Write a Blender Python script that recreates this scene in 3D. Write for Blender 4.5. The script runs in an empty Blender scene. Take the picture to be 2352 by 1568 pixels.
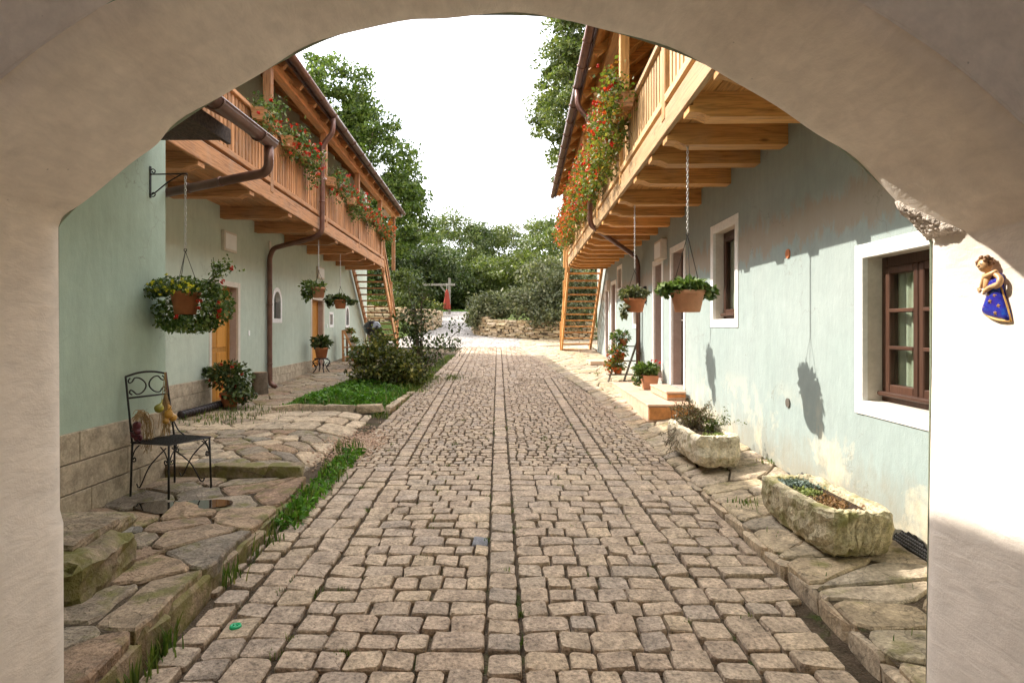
import bpy, math, random
import numpy as np
from mathutils import Vector, Matrix

# ------------------------------------------------------------------ camera, sky, sun, exposure
scene = bpy.context.scene
C = scene.collection
CAMZ = 1.75
cam_data = bpy.data.cameras.new("camera")
cam_data.sensor_width = 36.0
cam_data.lens = 36.0 * 1400.0 / 2352.0
cam_data.shift_y = -34.0 / 2352.0
cam_data.clip_start = 0.05
cam_data.clip_end = 2000.0
cam = bpy.data.objects.new("camera", cam_data)
C.objects.link(cam)
cam.location = (0.0, 0.0, CAMZ)
cam.rotation_euler = (math.radians(90), 0, 0)
scene.camera = cam

SUN_DIR = Vector((-0.904, 0.50, 0.93)).normalized()        # towards the sun
sun_el = math.asin(SUN_DIR.z)
sun_az = math.atan2(SUN_DIR.x, SUN_DIR.y)

world = bpy.data.worlds.new("World")
scene.world = world
world.use_nodes = True
wn, wl = world.node_tree.nodes, world.node_tree.links
wn.clear()
w_out = wn.new("ShaderNodeOutputWorld")
w_bg = wn.new("ShaderNodeBackground")
w_sky = wn.new("ShaderNodeTexSky")
w_sky.sky_type = 'NISHITA'
w_sky.sun_disc = False
w_sky.sun_elevation = sun_el
w_sky.sun_rotation = sun_az
w_sky.air_density = 1.0
w_sky.dust_density = 2.0
w_sky.ozone_density = 1.2
w_bg.inputs['Strength'].default_value = 0.15
# thin high cirrus veil over the whole sky, plus two contrails
w_tc = wn.new("ShaderNodeTexCoord")
w_map = wn.new("ShaderNodeMapping")
w_map.inputs['Scale'].default_value = (2.2, 2.2, 7.0)
w_map.inputs['Rotation'].default_value = (0.2, 0.35, 0.4)
w_noise = wn.new("ShaderNodeTexNoise")
w_noise.inputs['Scale'].default_value = 1.6
w_noise.inputs['Detail'].default_value = 8.0
w_noise.inputs['Roughness'].default_value = 0.62
w_noise.inputs['Distortion'].default_value = 0.6
wl.new(w_tc.outputs['Generated'], w_map.inputs['Vector'])
wl.new(w_map.outputs['Vector'], w_noise.inputs['Vector'])
w_rng = wn.new("ShaderNodeMapRange")
w_rng.inputs['From Min'].default_value = 0.30
w_rng.inputs['From Max'].default_value = 0.78
w_rng.inputs['To Min'].default_value = 0.50
w_rng.inputs['To Max'].default_value = 0.95
wl.new(w_noise.outputs['Fac'], w_rng.inputs['Value'])
def contrail(a, b, width, gain):
    a = Vector(a).normalized(); b = Vector(b).normalized()
    n = a.cross(b).normalized(); mid = (a + b).normalized(); half = math.cos(a.angle(b) * 0.5)
    d1 = wn.new("ShaderNodeVectorMath"); d1.operation = 'DOT_PRODUCT'; d1.inputs[1].default_value = n
    wl.new(w_tc.outputs['Generated'], d1.inputs[0])
    ab = wn.new("ShaderNodeMath"); ab.operation = 'ABSOLUTE'; wl.new(d1.outputs['Value'], ab.inputs[0])
    m1 = wn.new("ShaderNodeMapRange"); m1.interpolation_type = 'SMOOTHSTEP'
    m1.inputs['From Min'].default_value = width; m1.inputs['From Max'].default_value = 0.0
    wl.new(ab.outputs[0], m1.inputs['Value'])
    d2 = wn.new("ShaderNodeVectorMath"); d2.operation = 'DOT_PRODUCT'; d2.inputs[1].default_value = mid
    wl.new(w_tc.outputs['Generated'], d2.inputs[0])
    m2 = wn.new("ShaderNodeMapRange"); m2.interpolation_type = 'SMOOTHSTEP'
    m2.inputs['From Min'].default_value = half; m2.inputs['From Max'].default_value = half + (1 - half) * 0.5
    wl.new(d2.outputs['Value'], m2.inputs['Value'])
    mu = wn.new("ShaderNodeMath"); mu.operation = 'MULTIPLY'
    wl.new(m1.outputs['Result'], mu.inputs[0]); wl.new(m2.outputs['Result'], mu.inputs[1])
    g = wn.new("ShaderNodeMath"); g.operation = 'MULTIPLY'; g.inputs[1].default_value = gain
    wl.new(mu.outputs[0], g.inputs[0])
    return g
def pixdir(x, y):
    return Vector(((x - 1176) / 1400.0, 1.0, (750 - y) / 1400.0))
c1 = contrail(pixdir(900, 470), pixdir(1270, 215), 0.0022, 0.40)
c2 = contrail(pixdir(900, 140), pixdir(1300, 215), 0.0035, 0.28)
ad = wn.new("ShaderNodeMath"); ad.operation = 'ADD'
wl.new(w_rng.outputs['Result'], ad.inputs[0]); wl.new(c1.outputs[0], ad.inputs[1])
ad2 = wn.new("ShaderNodeMath"); ad2.operation = 'ADD'; ad2.use_clamp = True
wl.new(ad.outputs[0], ad2.inputs[0]); wl.new(c2.outputs[0], ad2.inputs[1])
w_mix = wn.new("ShaderNodeMix"); w_mix.data_type = 'RGBA'
w_mix.inputs['B'].default_value = (7.6, 7.5, 7.45, 1.0)        # sunlit ice cloud
wl.new(ad2.outputs[0], w_mix.inputs['Factor'])
wl.new(w_sky.outputs['Color'], w_mix.inputs['A'])
wl.new(w_mix.outputs['Result'], w_bg.inputs['Color'])
wl.new(w_bg.outputs['Background'], w_out.inputs['Surface'])

sun_data = bpy.data.lights.new("sun", 'SUN')
sun_data.energy = 2.0
sun_data.angle = math.radians(0.53)
sun_data.color = (1.0, 0.93, 0.82)
sun = bpy.data.objects.new("sun", sun_data)
C.objects.link(sun)
sun.location = (-20, 12, 25)
sun.rotation_euler = SUN_DIR.to_track_quat('Z', 'Y').to_euler()

scene.view_settings.view_transform = 'Standard'
scene.view_settings.look = 'None'
scene.view_settings.gamma = 1.0
scene.view_settings.use_curve_mapping = False
scene.view_settings.exposure = 2.15
scene.cycles.use_denoising = True
scene.cycles.use_adaptive_sampling = True
scene.cycles.adaptive_threshold = 0.02
scene.cycles.max_bounces = 8
scene.cycles.diffuse_bounces = 6
scene.cycles.transparent_max_bounces = 12
scene.cycles.caustics_reflective = False
scene.cycles.caustics_refractive = False

# ------------------------------------------------------------------ helpers
rng = random.Random(7)
nrng = np.random.default_rng(11)

def mesh_from(name, V, F, smooth=False):
    me = bpy.data.meshes.new(name)
    me.from_pydata([tuple(v) for v in V], [], [tuple(f) for f in F])
    me.update()
    if smooth:
        me.polygons.foreach_set('use_smooth', [True] * len(me.polygons))
    return me

def mesh_np(name, V, F):
    """V (n,3), F (m,k) numpy -> mesh"""
    me = bpy.data.meshes.new(name)
    V = np.asarray(V, dtype=np.float32); F = np.asarray(F, dtype=np.int32)
    m, k = F.shape
    me.vertices.add(len(V)); me.vertices.foreach_set('co', V.ravel())
    me.loops.add(m * k); me.loops.foreach_set('vertex_index', F.ravel())
    me.polygons.add(m)
    me.polygons.foreach_set('loop_start', np.arange(0, m * k, k, dtype=np.int32))
    me.polygons.foreach_set('loop_total', np.full(m, k, dtype=np.int32))
    me.update(calc_edges=True)
    return me

def link(name, me, mat=None, parent=None, loc=None, rot=None, scale=None):
    o = bpy.data.objects.new(name, me)
    C.objects.link(o)
    if mat is not None and me is not None and len(me.materials) == 0:
        me.materials.append(mat)
    if parent is not None:
        o.parent = parent
    if loc is not None: o.location = loc
    if rot is not None: o.rotation_euler = rot
    if scale is not None: o.scale = scale
    return o

def empty(name, loc=(0, 0, 0), rz=0.0, parent=None):
    o = bpy.data.objects.new(name, None)
    o.empty_display_size = 0.1
    C.objects.link(o)
    o.location = loc; o.rotation_euler = (0, 0, rz)
    if parent is not None: o.parent = parent
    return o

def tag(o, label, cat, group=None):
    o['label'] = label; o['category'] = cat
    if group: o['group'] = group
    return o

def structure(o):
    o['kind'] = 'structure'; return o
def stuff(o):
    o['kind'] = 'stuff'; return o

class MB:
    """collects shapes; build() links them as one mesh object"""
    def __init__(self): self.V = []; self.F = []
    def add(self, V, F):
        b = len(self.V); self.V += [tuple(v) for v in V]
        self.F += [tuple(i + b for i in f) for f in F]
        return self
    def box(self, x0, x1, y0, y1, z0, z1, c=0.0):
        return self.cbox(((x0 + x1) / 2, (y0 + y1) / 2, (z0 + z1) / 2), (abs(x1 - x0), abs(y1 - y0), abs(z1 - z0)), c)
    def cbox(self, ctr, size, c=0.0, M=None):
        V, F = cbox_data(size, c)
        out = []
        for v in V:
            p = Vector(v)
            if M is not None: p = M @ p
            out.append((p.x + ctr[0], p.y + ctr[1], p.z + ctr[2]))
        return self.add(out, F)
    def bar(self, a, b, w, h, c=0.0, up=(0, 0, 1)):
        a = Vector(a); b = Vector(b); d = b - a; L = d.length; d.normalize()
        u = Vector(up)
        if abs(d.dot(u)) > 0.99: u = Vector((1, 0, 0))
        s = d.cross(u).normalized(); u = s.cross(d).normalized()
        M = Matrix((( s.x, d.x, u.x), (s.y, d.y, u.y), (s.z, d.z, u.z)))
        return self.cbox((a + b) / 2, (w, L, h), c, M)
    def tube(self, pts, r, n=8, cap=True, closed=False):
        V, F = tube_data(pts, r, n, cap, closed); return self.add(V, F)
    def lathe(self, prof, n=20, ctr=(0, 0, 0), cap_bottom=False, cap_top=False):
        V = []; F = []
        m = len(prof)
        for (r, z) in prof:
            for k in range(n):
                a = 2 * math.pi * k / n
                V.append((ctr[0] + r * math.cos(a), ctr[1] + r * math.sin(a), ctr[2] + z))
        for i in range(m - 1):
            for k in range(n):
                k2 = (k + 1) % n
                F.append((i * n + k, i * n + k2, (i + 1) * n + k2, (i + 1) * n + k))
        if cap_bottom: F.append(tuple(range(n))[::-1])
        if cap_top: F.append(tuple(range((m - 1) * n, m * n)))
        return self.add(V, F)
    def ball(self, ctr, r, n=10, m=6, sx=1, sy=1, sz=1):
        prof = []
        V = []; F = []
        for i in range(1, m):
            t = math.pi * i / m
            for k in range(n):
                a = 2 * math.pi * k / n
                V.append((ctr[0] + r * sx * math.sin(t) * math.cos(a), ctr[1] + r * sy * math.sin(t) * math.sin(a), ctr[2] + r * sz * math.cos(t)))
        top = len(V); V.append((ctr[0], ctr[1], ctr[2] + r * sz)); bot = len(V); V.append((ctr[0], ctr[1], ctr[2] - r * sz))
        for i in range(m - 2):
            for k in range(n):
                k2 = (k + 1) % n
                F.append((i * n + k, (i + 1) * n + k, (i + 1) * n + k2, i * n + k2))
        for k in range(n):
            k2 = (k + 1) % n
            F.append((top, k, k2)); F.append((bot, (m - 2) * n + k2, (m - 2) * n + k))
        return self.add(V, F)
    def mesh(self, name, smooth=False): return mesh_from(name, self.V, self.F, smooth)
    def build(self, name, mat, parent=None, smooth=False, **kw):
        me = self.mesh(name, smooth)
        return link(name, me, mat, parent, **kw)

def cbox_data(size, c=0.0):
    hx, hy, hz = size[0] / 2, size[1] / 2, size[2] / 2
    if c <= 0:
        V = [(-hx, -hy, -hz), (hx, -hy, -hz), (hx, hy, -hz), (-hx, hy, -hz), (-hx, -hy, hz), (hx, -hy, hz), (hx, hy, hz), (-hx, hy, hz)]
        F = [(0, 3, 2, 1), (4, 5, 6, 7), (0, 1, 5, 4), (1, 2, 6, 5), (2, 3, 7, 6), (3, 0, 4, 7)]
        return V, F
    c = min(c, hx * 0.9, hy * 0.9, hz * 0.9)
    V = []; idx = {}
    for sx in (-1, 1):
        for sy in (-1, 1):
            for sz in (-1, 1):
                for ax in range(3):
                    p = [sx * (hx - c), sy * (hy - c), sz * (hz - c)]
                    p[ax] = (sx * hx, sy * hy, sz * hz)[ax]
                    idx[(sx, sy, sz, ax)] = len(V); V.append(tuple(p))
    F = []
    def q(*k): F.append(tuple(idx[a] for a in k))
    for s in (-1, 1):
        o = [(-1, -1), (1, -1), (1, 1), (-1, 1)] if s > 0 else [(-1, -1), (-1, 1), (1, 1), (1, -1)]
        q(*[(s, a, b, 0) for a, b in o])
        q(*[(a, s, b, 1) for a, b in o[::-1]])
        q(*[(a, b, s, 2) for a, b in o])
    for a in (-1, 1):
        for b in (-1, 1):
            f = [(a, b, -1, 0), (a, b, -1, 1), (a, b, 1, 1), (a, b, 1, 0)]; q(*(f if a * b > 0 else f[::-1]))
            f = [(a, -1, b, 0), (a, 1, b, 0), (a, 1, b, 2), (a, -1, b, 2)]; q(*(f if a * b > 0 else f[::-1]))
            f = [(-1, a, b, 1), (-1, a, b, 2), (1, a, b, 2), (1, a, b, 1)]; q(*(f if a * b > 0 else f[::-1]))
    for a in (-1, 1):
        for b in (-1, 1):
            for d in (-1, 1):
                f = [(a, b, d, 0), (a, b, d, 1), (a, b, d, 2)]; q(*(f if a * b * d > 0 else f[::-1]))
    return V, F

def tube_data(pts, r, n=8, cap=True, closed=False):
    P = [Vector(p) for p in pts]; m = len(P)
    R = r if isinstance(r, (list, tuple)) else [r] * m
    V = []; F = []
    prev = None
    for i in range(m):
        if closed: t = (P[(i + 1) % m] - P[i - 1])
        else: t = P[min(i + 1, m - 1)] - P[max(i - 1, 0)]
        t.normalize()
        if prev is None:
            u = Vector((0, 0, 1)) if abs(t.z) < 0.9 else Vector((1, 0, 0))
            s = t.cross(u).normalized()
        else:
            s = (prev - t * prev.dot(t)).normalized()
        prev = s; u = t.cross(s).normalized()
        for k in range(n):
            a = 2 * math.pi * k / n
            p = P[i] + (s * math.cos(a) + u * math.sin(a)) * R[i]
            V.append(tuple(p))
    seg = m if closed else m - 1
    for i in range(seg):
        j = (i + 1) % m
        for k in range(n):
            k2 = (k + 1) % n
            F.append((i * n + k, i * n + k2, j * n + k2, j * n + k))
    if cap and not closed:
        F.append(tuple(range(n))[::-1]); F.append(tuple(range((m - 1) * n, m * n)))
    return V, F

def smooth_path(pts, k=6):
    """Catmull-Rom"""
    P = [Vector(p) for p in pts]; out = []
    for i in range(len(P) - 1):
        p0 = P[max(i - 1, 0)]; p1 = P[i]; p2 = P[i + 1]; p3 = P[min(i + 2, len(P) - 1)]
        for j in range(k):
            t = j / k
            out.append(0.5 * ((2 * p1) + (-p0 + p2) * t + (2 * p0 - 5 * p1 + 4 * p2 - p3) * t * t + (-p0 + 3 * p1 - 3 * p2 + p3) * t ** 3))
    out.append(P[-1]); return out

def rounded_path(pts, r, k=6):
    """polyline with rounded corners (pipe elbows)"""
    P = [Vector(p) for p in pts]; out = [P[0]]
    for i in range(1, len(P) - 1):
        a = (P[i - 1] - P[i]); b = (P[i + 1] - P[i])
        rr = min(r, a.length * 0.45, b.length * 0.45)
        s = P[i] + a.normalized() * rr; e = P[i] + b.normalized() * rr
        for j in range(k + 1):
            t = j / k
            out.append((1 - t) ** 2 * s + 2 * t * (1 - t) * P[i] + t * t * e)
    out.append(P[-1]); return out

def sstep(a, b, x):
    t = min(1.0, max(0.0, (x - a) / (b - a))); return t * t * (3 - 2 * t)

# ------------------------------------------------------------------ foliage
def leaf_arrays(P, size, aspect=0.5, up=0.4, rg=None, fold=0.25):
    """one diamond leaf of two folded triangles-pairs at every point of P"""
    rg = rg or nrng
    n = len(P)
    d = rg.normal(size=(n, 3)); d[:, 2] -= up * 0.6
    d /= np.linalg.norm(d, axis=1, keepdims=True) + 1e-9
    nn = rg.normal(size=(n, 3)); nn[:, 2] += up * 2.0
    s = np.cross(d, nn); s /= np.linalg.norm(s, axis=1, keepdims=True) + 1e-9
    u = np.cross(s, d)
    L = (size * (0.5 + 1.05 * rg.uniform(0, 1, n) ** 1.3))[:, None]; W = L * aspect
    a = P - d * L * 0.5; b = P + d * L * 0.5
    m1 = P + s * W * 0.5 + u * L * fold * 0.5 - d * L * 0.08; m2 = P - s * W * 0.5 + u * L * fold * 0.5 - d * L * 0.08
    V = np.stack([a, m1, b, m2], axis=1).reshape(-1, 3)
    F = np.arange(4 * n, dtype=np.int32).reshape(-1, 4)
    return V, F

def leaves(name, P, size, mat, parent=None, aspect=0.5, up=0.4, rg=None, fold=0.25, **kw):
    V, F = leaf_arrays(np.asarray(P), size, aspect, up, rg, fold)
    return link(name, mesh_np(name, V, F), mat, parent, **kw)

def clump_points(centres, sigma, per, rg=None, flat=0.8):
    rg = rg or nrng
    c = np.repeat(np.asarray(centres), per, axis=0)
    off = rg.normal(size=c.shape) * sigma
    off[:, 2] *= flat
    return c + off

def ellipsoid_points(ctr, rad, n, inner=0.35, rg=None):
    rg = rg or nrng
    d = rg.normal(size=(n, 3)); d /= np.linalg.norm(d, axis=1, keepdims=True)
    r = rg.uniform(inner ** 2, 1.0, n) ** 0.5
    return np.asarray(ctr) + d * r[:, None] * np.asarray(rad)

def blades(name, P, h, w, mat, parent=None, lean=0.35, rg=None, segs=2):
    """grass blades: tapered two-segment strips"""
    rg = rg or nrng
    n = len(P)
    a = rg.uniform(0, 2 * np.pi, n); H = h * rg.uniform(0.5, 1.2, n)
    side = np.stack([np.cos(a), np.sin(a), np.zeros(n)], 1)
    fwd = np.stack([-np.sin(a), np.cos(a), np.zeros(n)], 1)
    ln = (lean * rg.uniform(0.2, 1.6, n) * H)[:, None]
    P = np.asarray(P)
    W = w * rg.uniform(0.6, 1.2, n)[:, None]
    z = np.array([0, 0, 1.0])
    b1 = P - side * W / 2; b2 = P + side * W / 2
    m = P + fwd * ln * 0.35 + z * H[:, None] * 0.6
    m1 = m - side * W * 0.42; m2 = m + side * W * 0.42
    t = P + fwd * ln + z * H[:, None]
    t1 = t - side * W * 0.06; t2 = t + side * W * 0.06
    V = np.stack([b1, b2, m1, m2, t1, t2], 1).reshape(-1, 3)
    i = np.arange(n)[:, None] * 6
    F = np.concatenate([i + np.array([[0, 1, 3, 2]]), i + np.array([[2, 3, 5, 4]])], 0)
    return link(name, mesh_np(name, V, F), mat, parent)

def blossoms(name, P, size, mat, parent=None, rg=None, petals=12):
    """flower heads: each a tight ball of small petals, of varied size"""
    rg = rg or nrng
    P = np.asarray(P); n = len(P)
    hs = np.repeat(size * rg.uniform(.55, 1.15, n), petals)[:, None]
    d = rg.normal(size=(n * petals, 3)); d /= np.linalg.norm(d, axis=1, keepdims=True)
    Q = np.repeat(P, petals, 0) + d * hs * .48
    V, F = leaf_arrays(Q, size * .62, 0.85, 0.2, rg, 0.3)
    return link(name, mesh_np(name, V, F), mat, parent)

# ------------------------------------------------------------------ materials
MATS = {}
class NT:
    def __init__(self, name):
        self.m = bpy.data.materials.new(name); self.m.use_nodes = True
        self.t = self.m.node_tree; self.n = self.t.nodes; self.l = self.t.links
        self.b = self.n['Principled BSDF']; self.out = self.n['Material Output']
    def node(self, kind, **inp):
        nd = self.n.new(kind)
        for k, v in inp.items(): nd.inputs[k.replace('_', ' ')].default_value = v
        return nd
    def link(self, a, b): self.l.new(a, b)
    def coords(self, kind='Object', scale=(1, 1, 1), offset=True):
        tc = self.n.new('ShaderNodeTexCoord')
        mp = self.n.new('ShaderNodeMapping'); mp.inputs['Scale'].default_value = scale
        src = self.n.new('ShaderNodeNewGeometry').outputs['Position'] if kind == 'Position' else tc.outputs[kind]
        if offset:
            r = self.rnd()
            ml = self.n.new('ShaderNodeVectorMath'); ml.operation = 'SCALE'; ml.inputs[0].default_value = (17.3, 9.1, 23.7)
            self.link(r, ml.inputs['Scale'])
            ad = self.n.new('ShaderNodeVectorMath'); ad.operation = 'ADD'
            self.link(src, ad.inputs[0]); self.link(ml.outputs[0], ad.inputs[1]); src = ad.outputs[0]
        self.link(src, mp.inputs['Vector'])
        return mp.outputs['Vector']
    def rnd(self):
        if not hasattr(self, '_r'):
            oi = self.n.new('ShaderNodeObjectInfo'); ge = self.n.new('ShaderNodeNewGeometry')
            a = self.n.new('ShaderNodeMath'); a.operation = 'ADD'
            self.link(oi.outputs['Random'], a.inputs[0]); self.link(ge.outputs['Random Per Island'], a.inputs[1])
            f = self.n.new('ShaderNodeMath'); f.operation = 'FRACT'; self.link(a.outputs[0], f.inputs[0])
            self._r = f.outputs[0]
        return self._r
    def noise(self, vec, scale, detail=4.0, rough=0.55, dist=0.0):
        nd = self.node('ShaderNodeTexNoise', Scale=scale, Detail=detail, Roughness=rough, Distortion=dist)
        if vec is not None: self.link(vec, nd.inputs['Vector'])
        return nd.outputs['Fac']
    def ramp(self, fac, stops):
        nd = self.n.new('ShaderNodeValToRGB')
        el = nd.color_ramp.elements
        while len(el) < len(stops): el.new(0.5)
        for e, (p, c) in zip(el, stops):
            e.position = p; e.color = (c[0], c[1], c[2], 1) if not isinstance(c, (int, float)) else (c, c, c, 1)
        self.link(fac, nd.inputs['Fac']); return nd.outputs['Color']
    def mix(self, fac, a, b, mode='MIX'):
        nd = self.n.new('ShaderNodeMix'); nd.data_type = 'RGBA'; nd.blend_type = mode
        for s, v in (('Factor', fac), ('A', a), ('B', b)):
            if isinstance(v, (int, float)): nd.inputs[s].default_value = v if s == 'Factor' else (v, v, v, 1)
            elif isinstance(v, (tuple, list)): nd.inputs[s].default_value = (v[0], v[1], v[2], 1)
            else: self.link(v, nd.inputs[s])
        return nd.outputs['Result']
    def bump(self, h, strength, dist, prev=None):
        nd = self.node('ShaderNodeBump', Strength=strength, Distance=dist)
        self.link(h, nd.inputs['Height'])
        if prev is not None: self.link(prev, nd.inputs['Normal'])
        self.link(nd.outputs['Normal'], self.b.inputs['Normal']); return nd.outputs['Normal']
    def color(self, c):
        if isinstance(c, (tuple, list)): self.b.inputs['Base Color'].default_value = (c[0], c[1], c[2], 1)
        else: self.link(c, self.b.inputs['Base Color'])
    def rough(self, r): self.b.inputs['Roughness'].default_value = r
    def spec(self, s): self.b.inputs['Specular IOR Level'].default_value = s
def m_stone(name, tones, speck=0.25, bump=0.5, rough=0.85, moss=0.0, scale=1.0, crack=0.0):
    t = NT(name)
    v = t.coords('Position', (1, 1, 1))
    base = t.ramp(t.rnd(), [(i / max(1, len(tones) - 1), c) for i, c in enumerate(tones)])
    n1 = t.noise(v, 9 * scale, 4, 0.6)
    col = t.mix(1.0, base, t.ramp(n1, [(0.28, 0.62), (0.72, 1.28)]), 'MULTIPLY')
    n2 = t.noise(v, 46 * scale, 3, 0.72)
    col = t.mix(min(1.0, speck * 2.2), col, t.mix(1.0, col, t.ramp(n2, [(0.30, 0.50), (0.47, 1.05), (0.70, 1.60)]), 'MULTIPLY'))
    pit = t.node('ShaderNodeTexVoronoi', Scale=60 * scale); t.link(v, pit.inputs['Vector'])
    col = t.mix(t.ramp(pit.outputs['Distance'], [(0.05, 0.35), (0.14, 0.0)]), col, (0.07, 0.05, 0.035))
    if moss > 0:
        n3 = t.noise(v, 5, 4, 0.6)
        col = t.mix(t.ramp(n3, [(0.58 - moss * 0.2, 0.0), (0.72 - moss * 0.15, 0.8)]), col, (0.16, 0.15, 0.035))
    h1 = n1
    if crack > 0:
        # hairline splits and lifted layers of the bedding plane
        wv = t.n.new('ShaderNodeVectorMath'); wv.operation = 'ADD'
        nc = t.node('ShaderNodeTexNoise', Scale=3.0, Detail=4.0); t.link(v, nc.inputs['Vector'])
        t.link(v, wv.inputs[0]); t.link(nc.outputs['Color'], wv.inputs[1])
        vc = t.node('ShaderNodeTexVoronoi', Scale=3.4); vc.feature = 'DISTANCE_TO_EDGE'; t.link(wv.outputs[0], vc.inputs['Vector'])
        ln = t.ramp(vc.outputs['Distance'], [(0.004, 0.0), (0.022, 1.0)])
        col = t.mix(1.0, col, t.mix(crack, (1, 1, 1), ln), 'MULTIPLY')
        lay = t.noise(t.coords('Position', (2.2, 2.2, 2.2)), 2.0, 2, 0.4, 1.5)
        st = t.ramp(lay, [(0.40, 0.0), (0.42, 0.35), (0.52, 0.38), (0.54, 0.7), (0.62, 0.74), (0.64, 1.0)])
        bw = t.n.new('ShaderNodeRGBToBW'); t.link(st, bw.inputs[0]); h1 = bw.outputs[0]
        col = t.mix(1.0, col, t.ramp(lay, [(0.38, 0.82), (0.43, 1.05), (0.53, 0.95), (0.55, 1.1), (0.66, 0.9)]), 'MULTIPLY')
    t.color(col); t.rough(rough); t.spec(0.3)
    b = t.bump(h1, bump * (0.7 if crack == 0 else 0.6), 0.02)
    if crack > 0: b = t.bump(n1, bump * 0.6, 0.02, b)
    t.bump(n2, bump * 0.9, 0.010, b)
    return t.m

def m_plaster(name, c, c2, bump=0.5, scale=1.0, stroke=None):
    t = NT(name)
    v = t.coords('Object', (1, 1, 1), offset=False)
    n0 = t.noise(v, 0.9 * scale, 5, 0.6)
    col = t.mix(t.ramp(n0, [(0.35, 0.0), (0.7, 1.0)]), c, c2)
    n3 = t.noise(t.coords('Object', (3, 3, 3), False), 2.2, 6, 0.65)
    col = t.mix(0.6, col, t.mix(1.0, col, t.ramp(n3, [(0.3, 0.86), (0.7, 1.1)]), 'MULTIPLY'))
    sp_ = t.noise(v, 2.6, 7, 0.7, 0.5)
    col = t.mix(t.ramp(sp_, [(0.60, 0.0), (0.74, 0.30)]), col, tuple(x * 0.62 for x in c))
    pv_ = t.node('ShaderNodeTexVoronoi', Scale=9.0); t.link(v, pv_.inputs['Vector'])
    col = t.mix(t.ramp(pv_.outputs['Distance'], [(0.018, 0.55), (0.04, 0.0)]), col, tuple(x * 0.35 for x in c))
    t.color(col); t.rough(0.92); t.spec(0.15)
    n1 = t.noise(t.coords('Object', stroke or (1, 1, 1), False), 14 * scale, 4, 0.62, 0.4)
    col = t.mix(1.0, col, t.ramp(n1, [(0.32, 0.93), (0.68, 1.05)]), 'MULTIPLY'); t.color(col)
    n2 = t.noise(v, 120 * scale, 2, 0.5)
    b = t.bump(n1, bump * 0.45, 0.02)
    t.bump(n2, bump * 0.35, 0.004, b)
    return t.m

def m_wood(name, light, dark, axis, rough=0.6, weather=0.25, grey=(0.34, 0.30, 0.25)):
    t = NT(name)
    sc = {0: (0.9, 14, 14), 1: (14, 0.9, 14), 2: (14, 14, 0.9)}[axis]
    v = t.coords('Object', sc)
    n1 = t.noise(v, 2.4, 6, 0.6, 1.2)
    col = t.ramp(n1, [(0.28, dark), (0.52, light), (0.80, tuple(min(1, x * 1.25) for x in light))])
    br = t.ramp(t.rnd(), [(0.0, 0.66), (1.0, 1.22)])
    col = t.mix(1.0, col, br, 'MULTIPLY')
    kv = t.coords('Object', {0: (0.35, 1, 1), 1: (1, 0.35, 1), 2: (1, 1, 0.35)}[axis])
    k = t.node('ShaderNodeTexVoronoi', Scale=4.2); t.link(kv, k.inputs['Vector'])
    col = t.mix(t.ramp(k.outputs['Distance'], [(0.03, 0.75), (0.09, 0.0)]), col, tuple(x * 0.35 for x in dark))
    n4 = t.noise(t.coords('Object', (1, 1, 1)), 3.0, 4, 0.6)
    col = t.mix(t.ramp(n4, [(0.5, 0.0), (0.8, weather)]), col, grey)
    t.color(col); t.rough(rough); t.spec(0.3)
    t.bump(n1, 0.25, 0.008)
    return t.m

def m_plain(name, c, rough=0.6, metal=0.0, var=0.25, nscale=8, bump=0.15, spec=0.4):
    t = NT(name)
    v = t.coords('Object', (1, 1, 1))
    n1 = t.noise(v, nscale, 5, 0.6)
    col = t.mix(1.0, c, t.ramp(n1, [(0.3, 1 - var), (0.7, 1 + var)]), 'MULTIPLY')
    t.color(col); t.rough(rough); t.b.inputs['Metallic'].default_value = metal; t.spec(spec)
    if bump > 0: t.bump(t.noise(v, nscale * 6, 4, 0.6), bump, 0.004)
    return t.m

def m_leaf(name, stops, trans=0.35, rough=0.45, spec=0.35):
    t = NT(name)
    v = t.coords('Object', (1, 1, 1), False)
    col = t.ramp(t.rnd(), stops)
    n = t.noise(v, 1.2, 3, 0.5)
    col = t.mix(1.0, col, t.ramp(n, [(0.3, 0.72), (0.7, 1.3)]), 'MULTIPLY')
    t.color(col); t.rough(rough); t.spec(spec)
    tr = t.n.new('ShaderNodeBsdfTranslucent')
    tc = t.mix(1.0, col, (1.0, 1.15, 0.55), 'MULTIPLY'); t.link(tc, tr.inputs['Color'])
    ms = t.n.new('ShaderNodeMixShader'); ms.inputs[0].default_value = trans
    t.link(t.b.outputs[0], ms.inputs[1]); t.link(tr.outputs[0], ms.inputs[2])
    t.link(ms.outputs[0], t.out.inputs['Surface'])
    return t.m

M = {}
M['sett'] = m_stone('sett_granite', [(0.344, 0.261, 0.188), (0.400, 0.301, 0.214), (0.363, 0.282, 0.214), (0.428, 0.324, 0.227), (0.380, 0.282, 0.201), (0.335, 0.266, 0.205), (0.436, 0.329, 0.223), (0.391, 0.297, 0.218)], 0.45, 1.0)
M['sett_blue'] = m_stone('sett_basalt', [(0.17, 0.17, 0.19), (0.20, 0.19, 0.19)], 0.3, 0.5)
M['flag'] = m_stone('flagstone_mixed', [(0.25, 0.19, 0.13), (0.33, 0.22, 0.135), (0.29, 0.23, 0.165), (0.21, 0.17, 0.13), (0.34, 0.265, 0.18), (0.28, 0.18, 0.115), (0.30, 0.235, 0.165), (0.235, 0.205, 0.17)], 0.35, 1.0, moss=0.25, crack=0.35)
M['flag_grey'] = m_stone('flagstone_grey', [(0.445, 0.341, 0.227), (0.363, 0.286, 0.201), (0.498, 0.384, 0.258), (0.404, 0.298, 0.195)], 0.3, 0.6, crack=0.4)
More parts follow.
